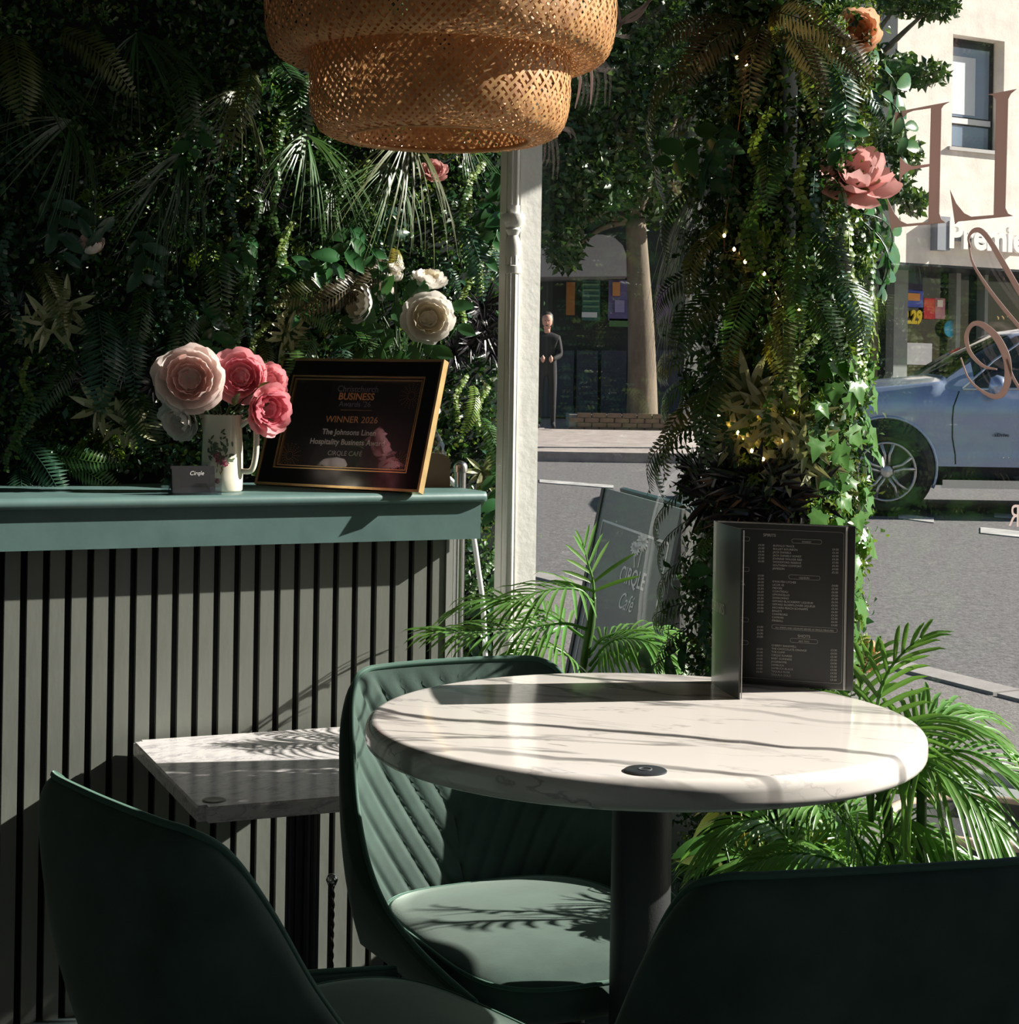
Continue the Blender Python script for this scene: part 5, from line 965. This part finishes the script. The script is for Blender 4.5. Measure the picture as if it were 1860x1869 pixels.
poster(1648, 500, 1683, 530, cm('p_night', (30, 25, 60))); poster(1648, 530, 1684, 560, cm('p_blue', (70, 90, 190))); poster(1685, 545, 1705, 582, cm('p_red', (215, 45, 50))); poster(1705, 545, 1724, 582, cm('p_pink', (190, 120, 140))); poster(1645, 627, 1700, 665, cm('p_white', (235, 235, 235)))
poster(1652, 536, 1678, 548, cm('p_orange', (225, 150, 70)), off=-1.02); poster(1710, 548, 1720, 560, cm('p_cream', (230, 215, 205)), off=-1.02); poster(1738, 634, 1746, 680, cm('p_mint', (190, 215, 205)), off=-1.02)
q = fp(1648, 589, -1.0); t2 = text_mb('2.29', 0.31, frame_m(q, FBv, Vector((0, 0, 1))), th=0.03, bold=0.014, xs=0.78); t2.build('price_lettering', M('price_yellow', lin((245, 215, 40)), 0.5), bld)
q = fp(1734, 600, -1.0); MB().lathe([(0.145, 0), (0.145, 0.02)], 28, frame_m(q, FBv, Vector((0, 0, 1)))).build('round_sticker', cm('p_cyan', (60, 175, 215)), bld, True)
# left wing of the shop: rounded canopy, dark panels and posters
LWY = 30.0
lw = thing('corner_shop', 'dark corner shop with a rounded grey canopy and bright window posters', 'building', (at_y(1070, 700, LWY).x, LWY, ground(LWY)))
cp_ = [at_y(x, y, LWY-0.9) for x, y in [(700, 508), (700, 420), (1100, 428), (1122, 434), (1137, 448), (1145, 470), (1146, 504)]]
MB().poly(cp_, Vector((0, 1, 0)), 1.6).build('canopy', M('canopy_grey', (0.42, 0.41, 0.41), 0.7), lw)
MB().poly([at_y(x, y, LWY+0.4) for x, y in [(600, 800), (600, -200), (1590, -200), (1590, 800)]], Vector((0, 1, 0)), 4.0).build('wall', M('wing_dark', (0.03, 0.034, 0.032), 0.6), lw)
def lp(x0, y0, x1, y1, mat, name='poster', d=0.0, th=0.08):
    a_, b_ = at_y(x0, y1, LWY-d), at_y(x1, y0, LWY-d); return MB().obox((a_.x, LWY-d, a_.z), (b_.x-a_.x, 0, 0), (0, th, 0), (0, 0, b_.z-a_.z)).build(name, mat, lw)
navy = M('navy_panel', (0.035, 0.042, 0.065), 0.5, var=0.2, scale=2)
for x0, x1 in ((940, 1010), (1012, 1048), (1051, 1092), (1096, 1144), (1195, 1260)): lp(x0, 640, x1, 760, navy, 'stall_panel')
lp(1062, 512, 1096, 585, cm('p_teal', (60, 105, 95)), 'window_display'); lp(1110, 512, 1148, 585, cm('p_purple', (110, 100, 150))); lp(1033, 515, 1050, 575, cm('p_amber', (170, 110, 50))); lp(1118, 515, 1132, 540, cm('p_peach', (215, 150, 90)), d=0.05); lp(1122, 548, 1140, 570, cm('p_lilac', (160, 150, 195)), d=0.05); lp(1062, 570, 1090, 579, cm('p_white', (235, 235, 235)), d=0.05); lp(1112, 582, 1150, 596, cm('p_green', (90, 130, 80))); lp(1198, 520, 1225, 590, cm('p_purple2', (120, 80, 140)))
for i in range(5): lp(1064, 518+i*10, 1094, 521+i*10, cm('p_shelf', (110, 150, 120)), 'shelf_row', d=0.06, th=0.05)
# ---------------------------------------------------------------- brick planter with a street tree
bk_m = M('brick', lin((120, 100, 85)), 0.9, var=0.3, scale=3)
pq0, pq1 = gz(1040, 789), gz(1200, 789); PY_ = (pq0.y+pq1.y)/2
pln = thing('brick_planter', 'low brick planter around the street tree', 'planter', (pq0.x, PY_, ground(PY_)))
ph_ = 0.28; PLW = pq1.x-pq0.x+2.0
MB().obox((pq0.x, PY_+0.03, ground(PY_)), (PLW, 0, 0), (0, 1.6, 0), (0, 0, ph_-0.02)).build('core', M('mortar', (0.30, 0.28, 0.26), 0.9), pln)
br = MB().box((0, 0, 0), (0.105, 0.05, 0.033)).mesh('brick'); br.materials.append(bk_m)
for r_ in range(4):
    for i in range(int(PLW/0.23)): inst(br, 'brick', pln, wm(pln).inverted() @ Matrix.Translation((pq0.x+0.11+i*0.23+(0.115 if r_ % 2 else 0), PY_+0.03, ground(PY_)+0.035+r_*0.073)))
trunk_m = M('tree_bark', (0.16, 0.125, 0.09), 0.9, var=0.35, scale=4, bump=0.6, bscale=12, stretch=(1, 1, 0.3)); TLm = [leaf_mat('street_leaf_a', (0.03, 0.065, 0.018), 0.4, 0.2), leaf_mat('street_leaf_b', (0.06, 0.11, 0.025), 0.4, 0.3)]
def tree(name, label, base, trunk_pts, rads, clusters, nleaf, size, seed):
    t = thing(name, label, 'tree', base); mb = MB(); mb.tube(catmull(trunk_pts, 5), rads if isinstance(rads, float) else [rads[0]+(rads[1]-rads[0])*i/((len(trunk_pts)-1)*5) for i in range((len(trunk_pts)-1)*5+1)], 12)
    rg = np.random.default_rng(seed); top = trunk_pts[-1]
    for c, r_, w_ in clusters: mb.tube(catmull([top, top.lerp(Vector(c), .5)+Vector((0, 0, .15)), c], 4), [0.07*(1-i/9)+.01 for i in range(9)], 6)
    mb.build('trunk', trunk_m, t, True)
    tot = sum(w_ for _, _, w_ in clusters)
    for k, m_ in enumerate(TLm):
        P = []
        for c, r_, w_ in clusters:
            n = int(nleaf*w_/tot*(0.65 if k == 0 else 0.35)); d = rg.normal(size=(n, 3)); d /= np.linalg.norm(d, axis=1)[:, None]; rr = np.array(r_ if isinstance(r_, (tuple, list)) else (r_, r_, r_)); P.append(np.array(c)+d*rr*(rg.uniform(0.25, 1, n)**0.5)[:, None])
        P = np.concatenate(P); o_ = rg.normal(size=P.shape); o_[:, 2] += 0.8; o_ /= np.linalg.norm(o_, axis=1)[:, None]; leaf_cloud('crown', m_, P, o_, size, rg, t)
    return t
TD = PY_+0.75; tb = at_y(1172, 750, TD)
tree('street_tree', 'leafy street tree with pale bark rising from the brick planter', (tb.x, TD, ground(TD)+ph_), [Vector((tb.x, TD, ground(TD)+0.1)), at_y(1172, 700, TD), at_y(1170, 600, TD), at_y(1165, 500, TD), at_y(1160, 400, TD)], (0.26, 0.16),
     [(at_y(x, y, TD+dd), (rx, 0.9, rz), w) for x, y, dd, rx, rz, w in [(1100, 150, 0, 1.0, 1.2, 3), (1020, 100, -.3, .9, 1.1, 2.5), (1200, 120, .2, 1.0, 1.2, 2.5), (1080, 330, -.2, .8, .7, 2), (1010, 330, 0, .8, .9, 2), (1190, 330, .2, .8, .8, 2), (1020, 430, -.2, .45, .3, .6), (1130, -60, 0, 1.3, 1.1, 3), (940, 150, 0, .9, 1.3, 2), (1290, 100, 0, .9, 1.5, 2), (1030, 470, .2, .3, .2, .3)]], 15000, 0.15, 5)
T2 = 22.0; t2b = at_y(1480, 760, T2)
tree('street_tree', 'slim street tree with thin leafy branches before the cream shop wall', (t2b.x, T2, ground(T2)), [Vector((t2b.x, T2, ground(T2))), at_y(1482, 600, T2), at_y(1490, 400, T2), at_y(1500, 250, T2)], (0.14, 0.08),
     [(at_y(x, y, T2), (rx, 0.4, rz), w) for x, y, rx, rz, w in [(1500, 100, .8, .9, 3), (1600, 150, .35, .3, 1.2), (1690, 135, .28, .16, .55), (1640, 125, .25, .15, .5), (1700, 12, .35, .16, .7), (1640, 5, .3, .16, .5), (1620, 260, .25, .25, .6), (1655, 290, .18, .22, .4), (1670, 370, .14, .14, .3), (1640, 345, .16, .2, .35), (1600, 350, .25, .3, .6), (1590, 440, .2, .25, .5), (1560, 250, .4, .6, 1.4), (1420, 200, .7, .9, 2)]], 7500, 0.12, 8)
# ---------------------------------------------------------------- parked car
CY = 14.4; wc = at_y(1617, 847, CY); CG = ground(CY+0.9)-0.08; CU0 = wc.x-0.88
car = thing('car', 'silver blue SUV on the road outside the shop window', 'car', (CU0+2.2, CY+0.92, CG))
paint = M('car_paint', (0.42, 0.50, 0.68), 0.25, 0.6, coat=0.8); cgl = M('car_glass', (0.012, 0.016, 0.016), 0.04, spec=0.7); cblk = M('car_black_trim', (0.012, 0.013, 0.014), 0.5); chrome = M('chrome', (0.75, 0.76, 0.78), 0.15, 1.0); tyre = M('tyre', (0.014, 0.014, 0.015), 0.75)
def interp(u, T): return float(np.interp(u, [a for a, _ in T], [b for _, b in T]))
ZTOP = [(0, .72), (.06, .88), (.2, 1.0), (.6, 1.07), (1.0, 1.11), (1.38, 1.15), (1.7, 1.36), (2.05, 1.545), (2.4, 1.60), (3.0, 1.61), (3.7, 1.57), (4.05, 1.45), (4.3, 1.12), (4.42, .9), (4.45, .7)]
US = sorted(set([i*4.45/60 for i in range(61)]+[1.38, 2.05, 4.05]))
def sect(u):
    zt = interp(u, ZTOP); cab = 1.38 <= u <= 4.3; nose = 1-0.25*max(0, (0.35-u)/0.35)**2-0.12*max(0, (u-4.1)/0.35)**2; belt = 1.04+0.05*(u-1.4)/2.5 if cab else zt-0.05; belt = min(belt, zt-0.04)
    wt = (0.86-0.30*min(1, (zt-belt)/0.5)) if cab else 0.80
    h = [(0.84*nose, .24), (0.90*nose, .40), (0.905*nose, .50), (0.885*nose, .64), (0.915*nose, .80), (0.905*nose, min(.92, belt-.03)), (0.885*nose, belt), ((0.885*nose+wt*nose)/2, (belt*0.5+(zt-.02)*0.5)), (wt*nose, zt-0.035), (wt*nose*0.85, zt-0.006), (0.0, zt+0.018)]
    L_ = [Vector((CU0+u, CY+0.92-y, CG+z)) for y, z in h]; R_ = [Vector((CU0+u, CY+0.92+y, CG+z)) for y, z in h[-2::-1]]; return L_+R_
S = [sect(u) for u in US]; body, gls, low = MB(), MB(), MB(); m_ = len(S[0])
for i in range(len(US)-1):
    u = (US[i]+US[i+1])/2
    for j in range(m_-1):
        jj = j if j < m_//2 else m_-2-j; tgt = body
        if jj == 0: tgt = low
        if 1.62 < u < 4.0 and jj in (6, 7) and not (2.62 < u < 2.72): tgt = gls
        if 1.40 < u < 2.02 and jj in (8, 9): tgt = gls
        if 1.40 < u <= 1.62 and jj == 9: tgt = gls
        tgt.add([S[i][j], S[i+1][j], S[i+1][j+1], S[i][j+1]], [(0, 1, 2, 3)])
for k in (0, -1): body.add(S[k], [tuple(range(m_))])
def weld(mb, name, mat):
    o_ = mb.build(name, mat, car, True); bm_ = bmesh.new(); bm_.from_mesh(o_.data); bmesh.ops.remove_doubles(bm_, verts=bm_.verts, dist=1e-4); bmesh.ops.recalc_face_normals(bm_, faces=bm_.faces[:]); bm_.to_mesh(o_.data); bm_.free(); return o_
weld(body, 'body', paint); weld(gls, 'windows', cgl); weld(low, 'sill', cblk)
MB().obox((CU0+1.35, CY-0.02, CG+0.22), (1.9, 0, 0), (0, 0.06, 0), (0, 0, 0.07)).build('sill_strip', chrome, car)
MB().tube([Vector((CU0+u, CY+0.92-0.888, CG+1.045+0.05*(u-1.4)/2.5)) for u in (1.52, 2.0, 2.6, 3.2, 3.8)], 0.012, 6).tube([Vector((CU0+1.52, CY+0.035, CG+1.05)), Vector((CU0+1.8, CY+0.12, CG+1.29)), Vector((CU0+2.12, CY+0.23, CG+1.5)), Vector((CU0+2.6, CY+0.27, CG+1.545))], 0.012, 6).build('window_trim', chrome, car, True)
MB().tube([Vector((CU0+1.43+dx, CY+0.92-y-0.002, CG+z)) for dx, y, z in ((0.06, .886, 1.03), (0.01, .908, .9), (0, .915, .8), (0.01, .886, .64), (.03, .905, .5), (.035, .9, .42))], 0.006, 5).build('door_gap', cblk, car, True)
for uw in (0.88, 3.55):
    wz = CG+0.35; cxw = Vector((CU0+uw, CY, wz))
    arch = MB(); arch.lathe([(0.02, -0.02), (0.40, -0.02), (0.41, 0.0), (0.40, 0.16)], 40, Matrix.Translation(cxw+Vector((0, 0.0, 0.03))) @ Matrix.Rotation(-PI/2, 4, 'X'), cap=False); ao = arch.build('wheel_arch', cblk, car, True)
    MB().tube([cxw+Vector((0.425*math.cos(a), 0.0, 0.03+0.425*math.sin(a))) for a in [PI*i/24 for i in range(-3, 28)]], 0.014, 8).build('arch_lip', paint, car, True)
    wh = MB(); RX = Matrix.Translation(cxw+Vector((0, -0.035, 0))) @ Matrix.Rotation(PI/2, 4, 'X')
    wh.lathe([(0.25, -0.16), (0.25, 0.0), (0.27, 0.015), (0.335, 0.01), (0.35, -0.02), (0.35, -0.2)], 48, RX, cap=False); wo = wh.build('wheel', tyre, car, True)
    rim = MB(); rim.lathe([(0.252, 0.004), (0.248, 0.014), (0.232, 0.010), (0.226, -0.03)], 48, RX, cap=False)
    for k in range(5):
        for s in (-1, 1):
            a = 2*PI*k/5+PI/2; c_, s_ = math.cos(a), math.sin(a); p0 = Vector((0.055*c_-s*0.018*s_, 0.055*s_+s*0.018*c_, 0.004)); am = a+s*0.13; p1 = Vector((0.14*math.cos(am*1), 0.14*math.sin(am), 0.008)); a2 = a+s*0.22; p2 = Vector((0.235*math.cos(a2), 0.235*math.sin(a2), 0.006)); rim.tube([RX @ p0, RX @ p1, RX @ p2], [0.016, 0.014, 0.017], 6)
    rim.lathe([(0.0, 0.016), (0.04, 0.014), (0.055, 0.006), (0.058, -0.03)], 24, RX, cap=False); rim.build('alloy_rim', M('alloy', (0.62, 0.58, 0.56), 0.3, 0.9), wo, True)
    MB().lathe([(0, -0.05), (0.225, -0.05)], 32, RX, cap=False).build('brake_disc', M('brake_dark', (0.05, 0.05, 0.05), 0.5, 0.5), wo)
MB().lathe([(0, 0), (.09, .02), (.12, .08), (.1, .15), (0, .17)], 14, Matrix.Translation((CU0+1.70, CY-0.10, CG+1.07)) @ Matrix.Rotation(PI/2, 4, 'Y') @ Matrix.Scale(0.85, 4)).build('door_mirror', paint, car, True)
text_mb('xDrive', 0.045, frame_m(Vector((CU0+1.78, CY-0.003, CG+0.655)), (1, 0, 0), (0, 0, 1)), th=0.01).build('badge_lettering', cblk, car)
# ---------------------------------------------------------------- person by the corner shop
pD = 26.0; pbp = at_y(997, 700, pD); gp = ground(pD)+0.04
per = thing('person', 'person in dark top and trousers standing by the corner shop', 'person', (pbp.x, pD, gp))
def skin(name, V, E, Rr, mat, parent, root=0):
    me = bpy.data.meshes.new(name); me.from_pydata(V, E, []); o_ = bpy.data.objects.new(name, me); COL.objects.link(o_); md = o_.modifiers.new('s', 'SKIN'); md.use_smooth_shade = True
    for i, r_ in enumerate(Rr): me.skin_vertices[0].data[i].radius = (r_, r_*0.85); me.skin_vertices[0].data[i].use_root = i == root
    sd_ = o_.modifiers.new('d', 'SUBSURF'); sd_.levels = 2; sd_.render_levels = 2
    dg = bpy.context.evaluated_depsgraph_get(); m2 = bpy.data.meshes.new_from_object(o_.evaluated_get(dg)); bpy.data.objects.remove(o_); m2.materials.clear(); m2.materials.append(mat); m2.polygons.foreach_set('use_smooth', [True]*len(m2.polygons))
    return put(bpy.data.objects.new(name, m2), parent)
cl_ = M('dark_clothes', (0.012, 0.011, 0.013), 0.8); sk_ = M('skin', lin((200, 150, 130)), 0.6); hr_ = M('dark_hair', (0.02, 0.014, 0.01), 0.6)
V = [(0, 0, .95), (0, 0, 1.15), (0, 0, 1.36), (0, -.01, 1.48), (.17, 0, 1.38), (-.17, 0, 1.38), (.21, -.05, 1.12), (-.21, -.05, 1.12), (.08, -.2, 1.05), (-.08, -.2, 1.02), (.09, 0, .88), (-.09, 0, .88), (.1, -.02, .48), (-.1, .02, .48), (.11, .01, .08), (-.11, .02, .08), (.12, -.12, .04), (-.12, -.12, .04)]
E = [(0, 1), (1, 2), (2, 3), (2, 4), (2, 5), (4, 6), (5, 7), (6, 8), (7, 9), (0, 10), (0, 11), (10, 12), (11, 13), (12, 14), (13, 15), (14, 16), (15, 17)]
skin('body', V, E, [.15, .13, .15, .06, .065, .065, .05, .05, .035, .035, .1, .1, .07, .07, .045, .045, .04, .04], cl_, per)
hd = MB(); hd.lathe([(0, -.12), (.05, -.1), (.075, -.03), (.082, .04), (.07, .09), (.04, .12), (0, .13)], 20, Matrix.Translation((0, -.015, 1.62))); hd.lathe([(0, -.02), (.015, 0), (0, .03)], 8, Matrix.Translation((0, -.1, 1.6))); hd.lathe([(.045, 0), (.05, .1)], 12, Matrix.Translation((0, 0, 1.45))); hd.build('head', sk_, per, True, True)
for sx in (1, -1): MB().lathe([(0, -.05), (.028, -.02), (.03, .03), (0, .07)], 10, Matrix.Translation((sx*.06, -.24, 1.05))).build('hand', sk_, per, True, True)
MB().lathe([(0, -.1), (.09, -.08), (.095, .03), (.085, .1), (.05, .14), (0, .15)], 20, Matrix.Translation((0, .02, 1.63)), cap=False).build('hair', hr_, per, True, True)
fc = MB()
for sx in (-.03, .03): fc.lathe([(0, -.008), (.01, 0), (0, .008)], 8, Matrix.Translation((sx, -.092, 1.64)))
fc.box((0, -.088, 1.56), (.022, .006, .006)); fc.build('eyes_and_mouth', hr_, per, True, True)
# ---------------------------------------------------------------- pavement sign outside
tl = at_y(1105, 891, 4.7); bd_ = Vector((0.17, -0.985, 0)).normalized(); face = Vector((-bd_.y, bd_.x, 0)); face = face if face.x < 0 else -face
lean = math.radians(10.7); dn = (Vector((0, 0, -1))*math.cos(lean)+face*math.sin(lean)); nrmA = bd_.cross(dn).normalized(); nrmA = nrmA if nrmA.dot(face) > 0 else -nrmA
gA = ground(4.3); AH = (tl.z-gA)/math.cos(lean); AW = 0.78
ab = thing('pavement_sign', 'grey green A-frame pavement sign with white cafe lettering outside the window', 'sign', (tl.x, tl.y+bd_.y*AW/2, gA))
brd = M('sign_board_grey', (0.17, 0.20, 0.19), 0.4); brk = M('sign_frame_black', (0.015, 0.018, 0.018), 0.5); wln = M('sign_print_white', (0.88, 0.86, 0.82), 0.5)
MB().obox(tl, bd_*AW, dn*AH, -nrmA*0.014).build('front_board', brd, ab)
for o_s in (-0.03, AW): MB().obox(tl+bd_*o_s+nrmA*0.004, bd_*0.03, dn*AH, -nrmA*0.03).build('side_rail', brk, ab)
dn2 = (Vector((0, 0, -1))*math.cos(lean)-face*math.sin(lean)); n2_ = bd_.cross(dn2).normalized(); MB().obox(tl-face*0.04, bd_*AW, dn2*AH, n2_*0.014).build('rear_board', M('sign_board_teal', (0.04, 0.085, 0.085), 0.45), ab)
am_ = frame_m(tl+nrmA*0.0008, bd_, -dn)
def aline(x0, y0, x1, y1, w=0.006): a_, b_ = am_ @ Vector((x0, -y0, 0)), am_ @ Vector((x1, -y1, 0)); return MB().ribbon([a_, b_], w, nrmA)
bl = MB()
for q in ((.05, .085, AW-.05, .085), (.05, .085, .05, AH-.1), (AW-.05, .085, AW-.05, AH-.1), (.05, AH-.1, AW-.05, AH-.1)): bl.v, bl.f = (lambda r: (bl.v+r.v, bl.f+[tuple(i+len(bl.v) for i in f) for f in r.f]))(aline(*q))
bl.build('border_line', wln, ab)
def bp_(px, py): return on_plane(px, py, tl+nrmA*0.0012, nrmA)
lg = MB()
for cx, cy, R_ in ((1160, 1001, 11), (1173, 989, 13)):
    for i in range(13):
        a = 2*PI*i/13; c_, s_ = math.cos(a), math.sin(a); lg.ribbon([bp_(cx, cy), bp_(cx+R_*.45*c_, cy+R_*.75*s_-1), bp_(cx+R_*.8*c_, cy+R_*1.3*s_+1)], [.002, .011, .002], nrmA)
    lg.ribbon([bp_(cx, cy), bp_(cx-2, cy+16), bp_(1158+(cx-1160)*.5, 1036)], .0035, nrmA)
lg.build('flower_emblem', wln, ab)
def btext(body, p0, p1, ptop, **k):
    q0, q1, qt = bp_(*p0), bp_(*p1), bp_(*ptop); t_ = text_mb(body, 1.0, Matrix.Identity(4), **k); w_ = max(v[0] for v in t_.v); ex, ey = (q1-q0)/w_, (qt-q0)/0.72
    t_.v = [tuple(q0+ex*v[0]+ey*v[1]) for v in t_.v]; t_.build('lettering', wln, ab)
btext('CIRQLE', (1129, 1060), (1174, 1078), (1136, 1030), bold=0.012); btext('Caf\u00e9', (1126, 1108), (1152, 1119), (1134, 1078), shear=0.25)
# planters outside on the pavement
for px, py, R_, H_, lb in ((1800, 1500, 0.19, 0.36, 'dark half barrel planter on the pavement outside the window'), (1845, 1440, 0.16, 0.32, 'grey stone bowl on the pavement behind the half barrel planter')):
    q = on_plane(px, py, G(0, 0.42 if H_ > .33 else 0.95, 0), GN); g_ = ground(q.y); zt_ = max(0.2, q.z-g_)
    mb = MB(); mb.lathe([(0, 0), (R_*.8, 0), (R_*.95, zt_*.5), (R_, zt_), (R_*.9, zt_), (R_*.85, zt_*.92), (0, zt_*.9)], 36, Matrix.Translation((q.x, q.y, g_)), cap=False); pt_ = thing('planter', lb, 'planter', (q.x, q.y, g_)); mb.build('tub', M('barrel_dark', (0.04, 0.04, 0.045), 0.7, var=0.3, scale=10) if H_ > .33 else M('stone_grey', (0.30, 0.32, 0.31), 0.8, var=0.2), pt_, True, angle=40)
    MB().tube([(q.x+R_*.96*math.cos(a*PI/18), q.y+R_*.96*math.sin(a*PI/18), g_+zt_) for a in range(36)], 0.012, 6, closed=True).build('rim', M('rim_wood', (0.45, 0.34, 0.26), 0.7) if H_ > .33 else MATS['stone_grey'], pt_, True)
# ---------------------------------------------------------------- vinyl lettering on the window
vin = M('vinyl_rose_grey', lin((190, 172, 168)), 0.6, trans=0.45, tcol=lin((188, 168, 164)))
def zE(zx, zy): return gpx(1600+zx/6.23, 150+zy/6.23)
Ep = [(835, 222), (620, 262), (245, 335), (212, 350), (190, 600), (225, 520), (290, 420), (350, 352), (420, 325), (622, 295), (605, 930), (400, 955), (330, 915), (270, 850), (262, 1160), (300, 1060), (380, 1000), (603, 958), (592, 1590), (350, 1612), (280, 1580), (210, 1500), (120, 1310), (170, 1690), (200, 1655), (790, 1598), (740, 1560), (715, 1490), (740, 300), (765, 262)]
Lp = [(1595, 78), (1265, 140), (1330, 155), (1362, 200), (1335, 1510), (1080, 1530), (1000, 1490), (910, 1380), (838, 1220), (895, 1615), (930, 1585), (1558, 1522), (1500, 1495), (1468, 1430), (1500, 190), (1530, 130)]
vt_ = thing('window_lettering', 'rose grey vinyl cafe name, seen reversed on the shop window', 'lettering', gpx(1760, 900))
MB().poly([zE(*q) for q in Ep], -GN, 0.0008).build('letter_e', vin, vt_); MB().poly([zE(*q) for q in Lp], -GN, 0.0008).build('letter_l', vin, vt_)
def strk(pts, ws): P = catmull([gpx(*p) for p in pts], 8); W_ = [float(np.interp(i/(len(P)-1)*(len(ws)-1), range(len(ws)), ws)) for i in range(len(P))]; return MB().ribbon(P, W_, -GN)
u_ = 2.75/F
s1 = strk([(1772, 452), (1768, 435), (1776, 422), (1790, 421), (1806, 438), (1830, 478), (1860, 530), (1890, 580)], [4*u_, 5*u_, 8*u_, 10*u_, 11*u_, 12*u_, 12*u_, 10*u_]); s1.build('script_stroke', vin, vt_, False)
s2 = strk([(1769, 445), (1776, 480), (1800, 520), (1830, 560), (1868, 605)], [3*u_, 5*u_, 7*u_, 8*u_, 8*u_]); s2.build('script_stroke', vin, vt_, False)
s3 = strk([(1754, 653), (1768, 690), (1790, 712), (1815, 724), (1832, 716), (1840, 690), (1838, 655), (1822, 620), (1800, 597), (1782, 590), (1770, 598), (1764, 618), (1772, 645), (1795, 668), (1820, 674)], [3*u_, 4*u_, 5*u_, 9*u_, 14*u_, 17*u_, 18*u_, 16*u_, 12*u_, 9*u_, 9*u_, 11*u_, 9*u_, 6*u_, 3*u_]); s3.build('script_stroke', vin, vt_, False)
s4 = strk([(1838, 655), (1850, 690), (1875, 730)], [5*u_, 6*u_, 6*u_]); s4.build('script_stroke', vin, vt_, False)
rq = gpx(1862, 962, -0.007); text_mb('R', 0.05, frame_m(rq, -GU*-1, Vector((0, 0, 1))) @ Matrix.Scale(-1, 4, (1, 0, 0)), xs=0.8).build('small_letter', vin, vt_)
em = thing('window_emblem', 'rose grey vinyl palm burst emblem on the window behind the woven lamp', 'lettering', gpx(1060, 330)); eb = MB(); u3 = 3.6/F
def es(pts, ws): r = strk(pts, [w*u3/1.0 for w in ws]); k = len(eb.v); eb.v += r.v; eb.f += [tuple(i+k for i in f) for f in r.f]
for pts in ([(1020, 60), (1090, 60), (1118, 62), (1140, 36), (1175, 12), (1205, -20)], [(1118, 62), (1132, 48), (1128, 18), (1120, -10)], [(1132, 44), (1165, 30), (1190, -6)], [(1020, 60), (1060, 120), (1090, 122)], [(1020, 60), (1070, 110), (1080, 140), (1078, 190)], [(1020, 60), (1055, 130), (1058, 160), (1050, 198)], [(1020, 60), (1035, 130), (1040, 165), (1036, 190)], [(1040, 60), (1050, 0), (1070, -60)], [(1020, 60), (980, 20), (960, -30)],
            [(960, 190), (985, 225), (1010, 235), (1018, 250)], [(960, 190), (980, 240), (986, 290), (984, 325)], [(960, 190), (968, 240), (970, 280), (964, 300)], [(960, 190), (952, 240), (955, 290), (950, 328)], [(960, 190), (990, 170), (1005, 180)], [(960, 190), (930, 200), (915, 240)], [(960, 190), (950, 150), (955, 110)]): es(pts, [3, 6, 9, 10, 8, 3])
eb.build('burst_strokes', vin, em)
# panel on a bracket, added unseen to the right to shade the upper wall
sx_ = 1.62; py0, py1, pz0, pz1 = 3.47+0.18*sx_, 3.695+0.18*sx_, 1.56+0.575*sx_, 2.75+0.575*sx_
hs = thing('shade_panel', 'dark unseen panel on a bracket, added to shade the plant wall', 'sign', (sx_, (py0+py1)/2, pz0))
MB().obox((sx_-0.02, py0, pz0), (0.04, 0, 0), (0, py1-py0, 0), (0, 0, pz1-pz0)).build('panel', M('shade_panel_dark', (0.02, 0.04, 0.035), 0.5), hs)
wq = G((Vector((sx_, (py0+py1)/2, 0))-G0).dot(GU), 0.14, pz1+0.05); MB().tube([wq, Vector((sx_, (py0+py1)/2, pz1+0.03)), Vector((sx_, (py0+py1)/2, pz1-0.02))], 0.015, 8).build('bracket', cblk, hs, True)
